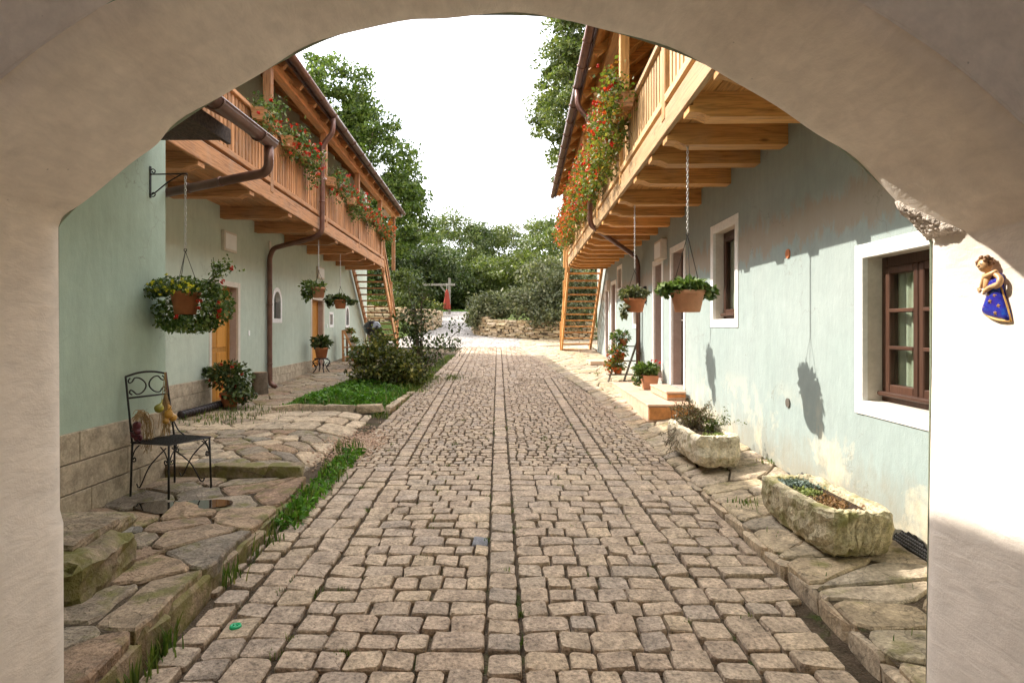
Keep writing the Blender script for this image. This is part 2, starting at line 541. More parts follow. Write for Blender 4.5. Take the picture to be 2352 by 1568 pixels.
M['flag_pale'] = m_stone('flagstone_sandy', [(0.40, 0.31, 0.20), (0.46, 0.36, 0.24), (0.36, 0.27, 0.17), (0.43, 0.34, 0.25), (0.38, 0.30, 0.19), (0.33, 0.27, 0.20)], 0.3, 0.7, moss=0.06, crack=0.4)
M['step_stone'] = m_stone('mossy_step_stone', [(0.24, 0.18, 0.12), (0.30, 0.22, 0.14)], 0.35, 0.9, moss=0.9)
M['wallstone'] = m_stone('dry_wall_stone', [(0.42, 0.31, 0.17), (0.50, 0.40, 0.26), (0.33, 0.23, 0.13), (0.46, 0.36, 0.25), (0.38, 0.26, 0.14)], 0.3, 0.9)
M['trough'] = m_stone('trough_granite', [(0.42, 0.36, 0.24), (0.45, 0.38, 0.26)], 0.45, 1.0, moss=0.55, scale=1.2)
M['trough_pale'] = m_stone('trough_sandstone', [(0.52, 0.45, 0.33), (0.55, 0.47, 0.34)], 0.35, 1.0, moss=0.15)
M['plinth'] = m_stone('plinth_sandstone', [(0.40, 0.33, 0.235), (0.43, 0.355, 0.26), (0.385, 0.315, 0.225)], 0.22, 0.35)

def m_dirt():
    t = NT('joint_dirt')
    v = t.coords('Object', (1, 1, 1), False)
    g = t.node('ShaderNodeTexVoronoi', Scale=70.0); t.link(v, g.inputs['Vector'])
    col = t.mix(0.6, t.ramp(t.noise(v, 6, 5, 0.6), [(0.3, (0.06, 0.044, 0.028)), (0.7, (0.135, 0.10, 0.068))]), t.ramp(g.outputs['Distance'], [(0.1, 0.75), (0.6, 0.3)]), 'SOFT_LIGHT')
    mo = t.noise(v, 3.3, 5, 0.65)
    col = t.mix(t.ramp(mo, [(0.57, 0.0), (0.68, 0.75)]), col, (0.05, 0.075, 0.015))
    t.color(col); t.rough(0.95); t.spec(0.1)
    t.bump(g.outputs['Distance'], 0.8, 0.01)
    return t.m
M['dirt'] = m_dirt()

def m_gravel(name, a, b, sc):
    t = NT(name)
    v = t.coords('Object', (1, 1, 1), False)
    g = t.node('ShaderNodeTexVoronoi', Scale=sc); t.link(v, g.inputs['Vector'])
    bw = t.n.new('ShaderNodeRGBToBW'); t.link(g.outputs['Color'], bw.inputs[0])
    col = t.ramp(bw.outputs[0], [(0.2, a), (0.8, b)])
    col = t.mix(1.0, col, t.ramp(t.noise(v, 0.8, 4, 0.6), [(0.3, 0.85), (0.7, 1.12)]), 'MULTIPLY')
    t.color(col); t.rough(0.95); t.spec(0.15)
    t.bump(g.outputs['Distance'], 1.0, 0.03)
    return t.m
M['gravel'] = m_gravel('drive_gravel', (0.17, 0.15, 0.135), (0.40, 0.365, 0.335), 14.0)
M['chips'] = m_stone('pink_gravel', [(0.45, 0.28, 0.19), (0.52, 0.38, 0.27), (0.36, 0.22, 0.15), (0.48, 0.36, 0.24)], 0.2, 0.3)
M['cream'] = m_plaster('cream_limewash', (0.87, 0.785, 0.69), (0.90, 0.815, 0.72), 0.5, 1.0, (1.6, 0.55, 1.6))
M['rough_plaster'] = m_plaster('rough_render', (0.62, 0.54, 0.46), (0.72, 0.64, 0.56), 2.5, 2.0)

def m_facade(name, c, c2, band_col, zmin=2.5, zmax=3.3, band_and_wear=True):
    t = NT(name)
    v = t.coords('Object', (1, 1, 1), False)
    n0 = t.noise(v, 0.7, 5, 0.6)
    col = t.mix(t.ramp(n0, [(0.35, 0.0), (0.7, 1.0)]), c, c2)
    streak = t.noise(t.coords('Object', (5, 5, 0.8), False), 1.5, 7, 0.7)
    col = t.mix(1.0, col, t.ramp(streak, [(0.3, 0.93), (0.7, 1.05)]), 'MULTIPLY')
    mott = t.noise(v, 6.0, 6, 0.65)
    col = t.mix(1.0, col, t.ramp(mott, [(0.3, 0.94), (0.7, 1.05)]), 'MULTIPLY')
    sp = t.n.new('ShaderNodeSeparateXYZ')
    tc = t.n.new('ShaderNodeTexCoord'); t.link(tc.outputs['Object'], sp.inputs[0])
    if band_and_wear:
        # brown band under the balcony beams, with a ragged brushed edge
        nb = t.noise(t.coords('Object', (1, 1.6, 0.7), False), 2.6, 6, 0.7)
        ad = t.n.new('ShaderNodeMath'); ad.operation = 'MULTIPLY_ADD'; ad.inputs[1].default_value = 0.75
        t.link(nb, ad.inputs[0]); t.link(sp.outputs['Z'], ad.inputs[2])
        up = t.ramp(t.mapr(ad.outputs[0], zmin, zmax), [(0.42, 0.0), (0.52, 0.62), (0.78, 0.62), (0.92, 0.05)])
        col = t.mix(up, col, band_col)
        # worn lime patches low down
        nw = t.noise(v, 1.35, 6, 0.68, 0.3)
        lo = t.mapr(sp.outputs['Z'], 1.25, 0.55)
        mu = t.n.new('ShaderNodeMath'); mu.operation = 'MULTIPLY'; t.link(t.ramp(nw, [(0.50, 0.0), (0.60, 0.85)]), mu.inputs[0]); t.link(lo, mu.inputs[1])
        col = t.mix(mu.outputs[0], col, (0.70, 0.62, 0.46))
    nd_ = t.noise(t.coords('Object', (1, 2.2, 1.2), False), 3.0, 7, 0.72)
    ad_ = t.n.new('ShaderNodeMath'); ad_.operation = 'MULTIPLY_ADD'; ad_.inputs[1].default_value = -0.9
    t.link(nd_, ad_.inputs[0]); t.link(sp.outputs['Z'], ad_.inputs[2])
    col = t.mix(t.ramp(t.mapr(ad_.outputs[0], 0.55, -0.05), [(0.25, 0.0), (0.9, 0.55)]), col, (0.27, 0.22, 0.15))
    cv = t.node('ShaderNodeTexNoise', Scale=2.0, Detail=5.0, Roughness=0.6); t.link(v, cv.inputs['Vector'])
    cw = t.n.new('ShaderNodeVectorMath'); cw.operation = 'ADD'; t.link(v, cw.inputs[0]); t.link(cv.outputs['Color'], cw.inputs[1])
    ce = t.node('ShaderNodeTexVoronoi', Scale=0.9); ce.feature = 'DISTANCE_TO_EDGE'; t.link(cw.outputs[0], ce.inputs['Vector'])
    cm = t.n.new('ShaderNodeMath'); cm.operation = 'MULTIPLY'
    t.link(t.ramp(ce.outputs['Distance'], [(0.001, 0.55), (0.005, 0.0)]), cm.inputs[0]); t.link(t.ramp(t.noise(v, 1.1, 3, 0.5), [(0.48, 0.0), (0.56, 1.0)]), cm.inputs[1])
    col = t.mix(cm.outputs[0], col, (0.20, 0.18, 0.14))
    t.color(col); t.rough(0.93); t.spec(0.12)
    n1 = t.noise(t.coords('Object', (1, 1, 0.45), False), 16, 4, 0.65, 0.3)
    n2 = t.noise(v, 130, 2, 0.5)
    b = t.bump(n1, 0.28, 0.02); t.bump(n2, 0.3, 0.005, b)
    return t.m
def _mapr(self, val, a, b):
    nd = self.n.new('ShaderNodeMapRange'); nd.inputs['From Min'].default_value = a; nd.inputs['From Max'].default_value = b
    self.link(val, nd.inputs['Value']); return nd.outputs['Result']
NT.mapr = _mapr
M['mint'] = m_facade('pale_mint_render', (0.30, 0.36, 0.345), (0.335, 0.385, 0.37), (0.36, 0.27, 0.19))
M['mint_left'] = m_facade('grey_mint_render', (0.45, 0.51, 0.42), (0.50, 0.55, 0.455), (0.42, 0.43, 0.36), band_and_wear=False)
M['mint_wing'] = m_facade('green_mint_render', (0.405, 0.50, 0.41), (0.44, 0.53, 0.435), (0.42, 0.43, 0.36), band_and_wear=False)
M['white'] = m_plaster('white_trim', (0.80, 0.78, 0.74), (0.84, 0.82, 0.79), 0.3, 2.0)
M['whitep'] = m_plain('white_paint', (0.78, 0.77, 0.74), 0.5, 0, 0.06, 5, 0.05)
M['cream_trim'] = m_plaster('cream_trim', (0.60, 0.54, 0.46), (0.66, 0.59, 0.50), 0.3, 2.0)
for ax, nm in enumerate('xyz'):
    M['wl' + nm] = m_wood('larch_aged_' + nm, (0.50, 0.245, 0.105), (0.21, 0.09, 0.036), ax, 0.65, 0.38)
    M['wr' + nm] = m_wood('larch_honey_' + nm, (0.66, 0.335, 0.105), (0.32, 0.135, 0.042), ax, 0.55, 0.22)
    M['wp' + nm] = m_wood('larch_pale_' + nm, (0.58, 0.37, 0.18), (0.38, 0.21, 0.09), ax, 0.6, 0.2, (0.6, 0.5, 0.38))
    M['wd' + nm] = m_wood('walnut_' + nm, (0.075, 0.034, 0.021), (0.042, 0.020, 0.013), ax, 0.45, 0.05)
M['door_orange'] = m_wood('oiled_pine_door', (0.55, 0.25, 0.045), (0.38, 0.15, 0.025), 2, 0.4, 0.05)
M['door_jamb'] = m_plaster('dusty_pink_reveal', (0.42, 0.33, 0.285), (0.46, 0.36, 0.31), 0.3, 2.0)
M['bark'] = m_plain('bark', (0.11, 0.085, 0.06), 0.95, 0, 0.5, 7, 0.9, 0.1)
M['deadwood'] = m_wood('stump_wood', (0.33, 0.18, 0.09), (0.17, 0.085, 0.04), 2, 0.8, 0.3)
M['greywood'] = m_wood('silvered_post', (0.25, 0.22, 0.18), (0.15, 0.13, 0.105), 0, 0.8, 0.5)
M['iron'] = m_plain('wrought_iron', (0.035, 0.033, 0.032), 0.55, 0.6, 0.3, 20, 0.2)
M['black'] = m_plain('black_enamel', (0.018, 0.018, 0.02), 0.18, 0.0, 0.1, 10, 0.0, 0.6)
M['chrome'] = m_plain('chain_steel', (0.55, 0.53, 0.50), 0.35, 1.0, 0.2, 30, 0.0)
M['copper'] = m_plain('brown_copper', (0.155, 0.075, 0.052), 0.38, 0.35, 0.30, 6, 0.15, 0.5)
M['terracotta'] = m_plain('terracotta', (0.46, 0.17, 0.075), 0.8, 0, 0.18, 9, 0.2, 0.25)
M['terracotta_pale'] = m_plain('terracotta_pale', (0.52, 0.25, 0.14), 0.8, 0, 0.18, 9, 0.2, 0.25)
M['brick'] = m_plain('brick', (0.47, 0.20, 0.07), 0.9, 0, 0.25, 14, 0.5, 0.2)
M['tile'] = m_plain('step_tile', (0.60, 0.40, 0.28), 0.7, 0, 0.16, 7, 0.15, 0.3)
M['soil'] = m_plain('soil', (0.055, 0.038, 0.025), 0.95, 0, 0.5, 20, 1.0, 0.1)
M['rubber'] = m_plain('ribbed_hose', (0.03, 0.022, 0.022), 0.5, 0, 0.3, 10, 0.1)
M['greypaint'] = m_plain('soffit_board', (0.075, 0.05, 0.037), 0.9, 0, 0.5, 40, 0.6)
M['roof'] = m_plain('roof_tile', (0.30, 0.12, 0.07), 0.85, 0, 0.3, 6, 0.5)
M['red_cloth'] = m_plain('red_parasol_cloth', (0.30, 0.045, 0.025), 0.85, 0, 0.15, 9, 0.2)
M['curtain'] = m_plain('curtain', (0.62, 0.56, 0.44), 0.9, 0, 0.08, 20, 0.1)
M['onion'] = m_plain('onion_skin', (0.52, 0.27, 0.05), 0.3, 0, 0.3, 12, 0.1, 0.5)
M['onion_green'] = m_plain('onion_green', (0.36, 0.32, 0.05), 0.3, 0, 0.3, 12, 0.1, 0.5)
M['onion_red'] = m_plain('onion_red', (0.10, 0.02, 0.03), 0.3, 0, 0.3, 12, 0.1, 0.5)
M['straw'] = m_plain('straw', (0.33, 0.21, 0.09), 0.8, 0, 0.3, 12, 0.1)
M['glassgreen'] = m_plain('green_plastic', (0.02, 0.42, 0.17), 0.2, 0, 0.15, 30, 0.0, 0.5)
M['gold'] = m_plain('gold_glaze', (0.62, 0.36, 0.11), 0.35, 0.2, 0.2, 30, 0.1, 0.5)
M['skin_glaze'] = m_plain('ochre_ceramic', (0.60, 0.36, 0.17), 0.4, 0, 0.2, 30, 0.1, 0.5)
M['hair_glaze'] = m_plain('brown_glaze', (0.24, 0.12, 0.05), 0.4, 0, 0.3, 60, 0.2, 0.5)
def m_blue():
    t = NT('blue_glaze'); v = t.coords('Object', (1, 1, 1), False)
    col = t.ramp(t.noise(v, 22, 4, 0.6), [(0.3, (0.03, 0.012, 0.20)), (0.55, (0.025, 0.035, 0.34)), (0.75, (0.01, 0.16, 0.50))])
    t.color(col); t.rough(0.15); t.spec(0.6); return t.m
M['blue'] = m_blue()
def m_glass():
    t = NT('window_glass')
    g = t.n.new('ShaderNodeBsdfGlossy'); g.inputs['Roughness'].default_value = 0.02
    tr = t.n.new('ShaderNodeBsdfTransparent'); tr.inputs[0].default_value = (0.82, 0.88, 0.86, 1)
    lw = t.node('ShaderNodeLayerWeight', Blend=0.5)
    pw = t.n.new('ShaderNodeMath'); pw.operation = 'POWER'; pw.inputs[1].default_value = 5.0; t.link(lw.outputs['Facing'], pw.inputs[0])
    ad = t.n.new('ShaderNodeMath'); ad.operation = 'MULTIPLY_ADD'; ad.inputs[1].default_value = 0.9; ad.inputs[2].default_value = 0.05; t.link(pw.outputs[0], ad.inputs[0])
    ms = t.n.new('ShaderNodeMixShader'); t.link(ad.outputs[0], ms.inputs[0])
    t.link(tr.outputs[0], ms.inputs[1]); t.link(g.outputs[0], ms.inputs[2]); t.link(ms.outputs[0], t.out.inputs['Surface'])
    return t.m
M['glass'] = m_glass()
def m_water():
    t = NT('puddle_water'); t.color((0.03, 0.025, 0.02)); t.rough(0.03); t.spec(0.6)
    return t.m
M['water'] = m_water()
M['interior'] = m_plain('room_dark', (0.10, 0.085, 0.07), 0.9)

M['leaf_ash'] = m_leaf('leaf_ash', [(0, (0.043, 0.072, 0.012)), (0.5, (0.081, 0.122, 0.021)), (1, (0.162, 0.198, 0.039))], 0.35)
M['leaf_dark'] = m_leaf('leaf_dark', [(0, (0.031, 0.050, 0.014)), (0.5, (0.062, 0.088, 0.024)), (1, (0.124, 0.143, 0.044))], 0.28)
M['leaf_mid'] = m_leaf('leaf_mid', [(0, (0.050, 0.072, 0.017)), (0.5, (0.093, 0.122, 0.029)), (1, (0.186, 0.198, 0.054))], 0.32)
M['leaf_yellow'] = m_leaf('leaf_light', [(0, (0.056, 0.072, 0.016)), (0.5, (0.096, 0.120, 0.027)), (1, (0.168, 0.184, 0.047))], 0.35)
M['leaf_grey'] = m_leaf('leaf_silvery', [(0, (0.068, 0.078, 0.034)), (0.5, (0.124, 0.133, 0.063)), (1, (0.236, 0.221, 0.117))], 0.28)
M['leaf_pot'] = m_leaf('leaf_pelargonium', [(0, (0.046, 0.083, 0.022)), (0.5, (0.101, 0.159, 0.037)), (1, (0.217, 0.262, 0.075))], 0.3)
M['leaf_warm'] = m_leaf('leaf_trailing', [(0, (0.07, 0.10, 0.02)), (0.4, (0.13, 0.17, 0.03)), (0.75, (0.20, 0.20, 0.04)), (1, (0.30, 0.12, 0.03))], 0.4)
M['leaf_lush'] = m_leaf('leaf_groundcover', [(0, (0.046, 0.117, 0.013)), (0.5, (0.093, 0.221, 0.025)), (1, (0.186, 0.345, 0.044))], 0.4)
M['leaf_varie'] = m_leaf('leaf_shrub', [(0, (0.043, 0.050, 0.012)), (0.45, (0.074, 0.094, 0.020)), (0.8, (0.149, 0.154, 0.029)), (1, (0.372, 0.309, 0.078))], 0.3)
M['heath'] = m_leaf('leaf_heather', [(0, (0.10, 0.05, 0.03)), (0.5, (0.13, 0.085, 0.035)), (1, (0.10, 0.12, 0.04))], 0.2)
M['sedum_blue'] = m_leaf('sedum_blue', [(0, (0.10, 0.14, 0.12)), (1, (0.22, 0.27, 0.23))], 0.1)
M['sedum_green'] = m_leaf('sedum_green', [(0, (0.13, 0.17, 0.04)), (1, (0.30, 0.33, 0.10))], 0.1)
M['sedum_rust'] = m_leaf('sedum_rust', [(0, (0.17, 0.08, 0.035)), (1, (0.36, 0.22, 0.09))], 0.1)
M['grass'] = m_leaf('grass_blade', [(0, (0.05, 0.095, 0.014)), (0.5, (0.095, 0.155, 0.025)), (0.82, (0.19, 0.23, 0.05)), (1, (0.34, 0.28, 0.11))], 0.35)
M['lawn'] = m_leaf('lawn_blade', [(0, (0.08, 0.17, 0.015)), (1, (0.16, 0.28, 0.03))], 0.35)
M['red'] = m_leaf('petal_red', [(0, (0.38, 0.012, 0.008)), (0.6, (0.62, 0.03, 0.015)), (1, (0.70, 0.10, 0.05))], 0.3)
M['orange'] = m_leaf('petal_scarlet', [(0, (0.48, 0.04, 0.01)), (0.6, (0.62, 0.12, 0.02)), (1, (0.55, 0.20, 0.04))], 0.3)
M['pink'] = m_leaf('petal_pink', [(0, (0.68, 0.42, 0.42)), (1, (0.82, 0.72, 0.70))], 0.3)
M['yellow'] = m_leaf('petal_yellow', [(0, (0.62, 0.52, 0.02)), (1, (0.80, 0.74, 0.08))], 0.3)
def m_ground():
    t = NT('garden_ground'); v = t.coords('Object', (1, 1, 1), False)
    col = t.ramp(t.noise(v, 0.9, 6, 0.65), [(0.3, (0.05, 0.075, 0.018)), (0.55, (0.085, 0.11, 0.03)), (0.75, (0.13, 0.10, 0.055))])
    t.color(col); t.rough(0.95); t.spec(0.1); t.bump(t.noise(v, 12, 5, 0.6), 0.8, 0.05); return t.m
M['ground'] = m_ground()
# ------------------------------------------------------------------ ground levels
def drive_z(y):
    if y < 22.5: return 0.04 * y
    if y < 24.7:
        t = y - 22.5
        return 0.9 + 0.04 * t + 0.5 * 0.07 / 2.2 * t * t
    if y < 40: return 0.9 + 0.04 * 2.2 + 0.077 + 0.11 * (y - 24.7)
    return 0.9 + 0.088 + 0.077 + 0.11 * 15.3 + 0.012 * (y - 40)
def XL(y): return -1.6 - 0.05 * y if y < 6 else -1.9
def XR(y):
    if y < 9: return 1.72
    if y < 18: return 1.72 - 0.82 * (y - 9) / 9
    return 0.9 - 0.7 * min(1, (y - 18) / 6)
def wallx_r(y): return 2.44 + 0.0186 * y
def wallx_l(y): return -4.4 - 0.0457 * y
def terrace_z(x, y):
    base = max(0.42 + 0.013 * (y - 5.8), 0.04 * y + 0.012)
    t = sstep(0.0, 0.75, (-1.9 - x))
    rz = 0.04 * y + 0.012
    return rz + (base - rz) * t
def platform_z(x, y): return 0.325 + 0.012 * math.sin(x * 5 + y * 3)
def rpave_z(x, y):
    ez = 0.04 * y + 0.012 + 0.13 * sstep(7.2, 3.6, y) if y > 3.6 else 0.04 * y + 0.142
    ez = 0.04 * y + 0.012 + 0.105 * (1 - sstep(3.4, 7.0, y))
    wz = max(0.21 + 0.036 * y, 0.04 * y + 0.014)
    x0, x1 = XR(y), wallx_r(y)
    t = min(1, max(0, (x - x0) / (x1 - x0)))
    return ez + (wz - ez) * t

def sheet(name, xs_of_y, ys, zf, mat, nx=8):
    V = []; F = []
    for y in ys:
        a, b = xs_of_y(y)
        for i in range(nx + 1):
            x = a + (b - a) * i / nx
            V.append((x, y, zf(x, y)))
    for j in range(len(ys) - 1):
        for i in range(nx):
            p = j * (nx + 1) + i
            F.append((p, p + 1, p + nx + 2, p + nx + 1))
    return structure(link(name, mesh_from(name, V, F, True), mat))

def ground_z(x, y):
    z = drive_z(max(y, -8)) - 0.10
    if y > 40: z = drive_z(y) - 0.02
    side = max(sstep(0.9, 1.5, x) * sstep(27.4, 28.6, y), sstep(-5.2, -5.8, x) * 0) if y > 20 else 0
    lft = sstep(26.6, 27.6, y) * (1 - sstep(-5.0, -4.3, x)) if y > 20 else 0
    if y < 44: z += 0.75 * max(side, lft) * (1 - sstep(34, 44, y))
    return z
gx = sorted(set([-400, -150, -60, -30, -20] + [-14 + i * 0.7 for i in range(41)] + [20, 30, 60, 150, 400]))
gy = sorted(set([-60, -20, -8] + [-6 + i * 2.0 for i in range(15)] + [22.5 + i * 0.7 for i in range(34)] + [48, 56, 70, 100, 160, 300, 700]))
V = [(x, y, ground_z(x, y)) for y in gy for x in gx]
nX = len(gx)
F = [(j * nX + i, j * nX + i + 1, (j + 1) * nX + i + 1, (j + 1) * nX + i) for j in range(len(gy) - 1) for i in range(nX - 1)]
structure(link('ground', mesh_from('ground', V, F, True), M['ground']))

road = sheet('road', lambda y: (XL(y) - 0.25, XR(y) + 0.25), [-7 + i * 0.5 for i in range(62)], lambda x, y: drive_z(y) - 0.004, M['dirt'], 10)
drive = sheet('gravel_drive', lambda y: (-4.4 - 0.085 * (y - 23.2) - 1.6 * (1 - sstep(23, 27, y)), 1.6 - 3.9 * sstep(23.2, 33, y) - 0.02 * (y - 23)), [23.4 + i * 0.5 for i in range(34)], lambda x, y: drive_z(y) + 0.004, M['gravel'], 12)

# ------------------------------------------------------------------ setts
def sett_variant(rg, n=12):
    """hewn sett: rounded-corner block with a slightly domed, uneven head"""
    V = []; F = []
    c = rg.uniform(0.10, 0.20)
    h = 0.5
    if n == 12:
        ring = []
        for (sx, sy) in ((1, 1), (-1, 1), (-1, -1), (1, -1)):
            c = rg.uniform(0.06, 0.19)
            a, b = (h * sx, (h - c) * sy), ((h - c) * sx, h * sy)
            m1 = ((h - c * .30) * sx, (h - c * .30) * sy)
            ring += [a, m1, b] if sx * sy > 0 else [b, m1, a]
    else:
        ring = []
        for (sx, sy) in ((1, 1), (-1, 1), (-1, -1), (1, -1)):
            c = rg.uniform(0.10, 0.22)
            a, b = (h * sx, (h - c) * sy), ((h - c) * sx, h * sy)
            ring += [a, b] if sx * sy > 0 else [b, a]
    skx, sky = rg.uniform(-.08, .08), rg.uniform(-.08, .08)
    ring = [(x * (1 + sky * y) + rg.uniform(-.025, .02), y * (1 + skx * x) + rg.uniform(-.025, .02)) for x, y in ring]
    tx, ty = rg.uniform(-0.12, 0.12), rg.uniform(-0.12, 0.12)
    for (x, y) in ring: V.append((x, y, -1.0))
    for (x, y) in ring: V.append((x, y, -0.20 + rg.uniform(-0.06, 0.06)))
    for (x, y) in ring: V.append((x * 0.94 + rg.uniform(-.012, .012), y * 0.94 + rg.uniform(-.012, .012), -0.03 + tx * x * 2 + ty * y * 2 + rg.uniform(-0.05, 0.05)))
    V.append((rg.uniform(-.15, .15), rg.uniform(-.15, .15), rg.uniform(-0.04, 0.07)))
    for q in range(2):
        for i in range(n):
            j = (i + 1) % n
            F.append((q * n + i, q * n + j, (q + 1) * n + j, (q + 1) * n + i))
    for i in range(n): F.append((2 * n + i, 2 * n + (i + 1) % n, 3 * n))
    return V, F
srg = random.Random(3)
VAR = [sett_variant(srg, 12) for _ in range(24)]
VAR8 = [sett_variant(srg, 8) for _ in range(8)]
sett_meshes = [mesh_from('sett', v, f, False) for v, f in VAR]
blue_mesh = mesh_from('sett', *VAR[2], False)
for me in sett_meshes: me.materials.append(M['sett'])
blue_mesh.materials.append(M['sett_blue'])

setts = []      # (x, y, w, d, rot)
def xc(y): return 0.03 - 0.023 * y          # line of the centre band
big_end = 6.35
def row_fill(y, d, x0, x1, wmin, wmax, gap):
    x = x0
    while x < x1 - 0.05:
        w = srg.uniform(wmin, wmax)
        if x1 - x < w * 1.45: w = x1 - x
        setts.append((x + w / 2, y + srg.uniform(-0.006, 0.006), w - gap * srg.uniform(0.7, 1.5), d - gap * srg.uniform(0.8, 1.5), srg.uniform(-0.05, 0.05)))
        x += w
def col_fill(xf, w, y0, y1, dmin, dmax, gap):
    y = y0
    while y < y1:
        d = srg.uniform(dmin, dmax)
        setts.append((xf(y + d / 2) + srg.uniform(-0.006, 0.006), y + d / 2, w - gap * srg.uniform(0.7, 1.4), d - gap * srg.uniform(0.7, 1.4), srg.uniform(-0.05, 0.05)))
        y += d
y = -3.4
while y < big_end:
    d = srg.uniform(0.150, 0.176)
    c = xc(y)
    row_fill(y + d / 2, d, c - 1.10, c - 0.095, 0.13, 0.25, 0.013)
    row_fill(y + d / 2, d, c + 0.095, c + 1.0, 0.13, 0.26, 0.013)
    row_fill(y + d / 2, d, c + 1.20, XR(y) - (0.13 if y < 3.4 else 0.03), 0.14, 0.25, 0.014)
    y += d
col_fill(lambda y: xc(y), 0.175, -3.4, big_end, 0.14, 0.23, 0.012)
col_fill(lambda y: xc(y) + 1.10, 0.19, -3.4, big_end, 0.15, 0.23, 0.014)
col_fill(lambda y: xc(y) - 1.21, 0.20, -3.4, big_end, 0.15, 0.24, 0.014)
col_fill(lambda y: xc(y) - 1.40, 0.185, -3.4, big_end, 0.15, 0.23, 0.016)
col_fill(lambda y: xc(y) - 1.585, 0.17, -3.4, big_end, 0.14, 0.22, 0.018)
col_fill(lambda y: xc(y) - 1.745, 0.14, 3.6, big_end, 0.13, 0.2, 0.03)
big = [s for s in setts]
def px(s):
    if s[1] < 0.3: return (9e9, 9e9)
    return 1176 + 1400 * s[0] / s[1], 750 + 1400 * (1.75 - 0.04 * s[1]) / s[1]
def seen(s):
    x, y = px(s); return -30 < x < 2400 and y < 1620
vis = sorted([s for s in big if seen(s)], key=lambda s: s[1] - 0.3 * s[2])
chosen = set(id(s) for s in vis[:300])
slope = math.atan(0.04)
for i, s in enumerate(vis[:300]):
    me = sett_meshes[i % len(sett_meshes)]
    x, yy, w, d, r = s
    if srg.random() < 0.008: me = blue_mesh
    link('sett', me, None, road, (x, yy, drive_z(yy) + 0.029 + srg.uniform(-0.005, 0.006)), (slope + srg.uniform(-.02, .02), srg.uniform(-.02, .02), r), (w, d, 0.055))
rest = [s for s in big if id(s) not in chosen]
# the small setts further up the lane
setts = []
y = big_end
while y < 23.4:
    d = srg.uniform(0.098, 0.122) if y < 14 else srg.uniform(0.13, 0.16)
    wm = (0.085, 0.135) if y < 14 else (0.13, 0.19)
    c = xc(y); xl = XL(y) + 0.03; xr = XR(y) - 0.03
    row_fill(y + d / 2, d, xl, c - 1.17, *wm, 0.016)
    row_fill(y + d / 2, d, c - 1.00, c - 0.09, *wm, 0.016)
    row_fill(y + d / 2, d, c + 0.09, (c + 1.0 if y < 14 else xr), *wm, 0.016)
    if y < 14 and xr > c + 1.25: row_fill(y + d / 2, d, c + 1.19, xr, *wm, 0.016)
    y += d
col_fill(lambda y: xc(y), 0.17, big_end, 23.3, 0.13, 0.22, 0.014)
col_fill(lambda y: xc(y) + 1.095, 0.17, big_end, 14, 0.14, 0.22, 0.016)
col_fill(lambda y: xc(y) - 1.085, 0.16, big_end, 23.3, 0.13, 0.2, 0.016)
Vs, Fq, Ft = [], [], []
base = 0
allv = []; fl = []
for k, s in enumerate(setts + rest):
    v, f = (VAR8[k % len(VAR8)] if k < len(setts) else VAR[k % len(VAR)])
    x, yy, w, d, r = s
    cr, sr = math.cos(r), math.sin(r)
    z0 = drive_z(yy) + 0.022 + srg.uniform(-0.004, 0.004)
    for (a, b, c_) in v:
        a2, b2 = a * w, b * d
        px_, py_ = x + a2 * cr - b2 * sr, yy + a2 * sr + b2 * cr
        allv.append((px_, py_, z0 + c_ * 0.034 + 0.04 * (py_ - yy)))
    fl += [tuple(i + base for i in q) for q in f]
    base += len(v)
stuff(link('small_setts', mesh_from('small_setts', allv, fl, False), M['sett'], road))

# ------------------------------------------------------------------ flagstones
def clip_half(poly, nx, ny, d):
    out = []
    for i in range(len(poly)):
        a, b = poly[i], poly[(i + 1) % len(poly)]
        da = a[0] * nx + a[1] * ny - d; db = b[0] * nx + b[1] * ny - d
        if da <= 0: out.append(a)
        if (da < 0 < db) or (db < 0 < da):
            t = da / (da - db); out.append((a[0] + (b[0] - a[0]) * t, a[1] + (b[1] - a[1]) * t))
    return out
def voronoi(region, pts):
    cells = []
    for i, p in enumerate(pts):
        poly = list(region)
        near = sorted(range(len(pts)), key=lambda j: (pts[j][0] - p[0]) ** 2 + (pts[j][1] - p[1]) ** 2)[1:16]
        for j in near:
            q = pts[j]; nx, ny = q[0] - p[0], q[1] - p[1]
            d = (q[0] ** 2 + q[1] ** 2 - p[0] ** 2 - p[1] ** 2) / 2
            poly = clip_half(poly, nx, ny, d)
            if len(poly) < 3: break
        if len(poly) >= 3: cells.append(poly)
    return cells
def area(poly):
    return 0.5 * sum(poly[i][0] * poly[(i + 1) % len(poly)][1] - poly[(i + 1) % len(poly)][0] * poly[i][1] for i in range(len(poly)))
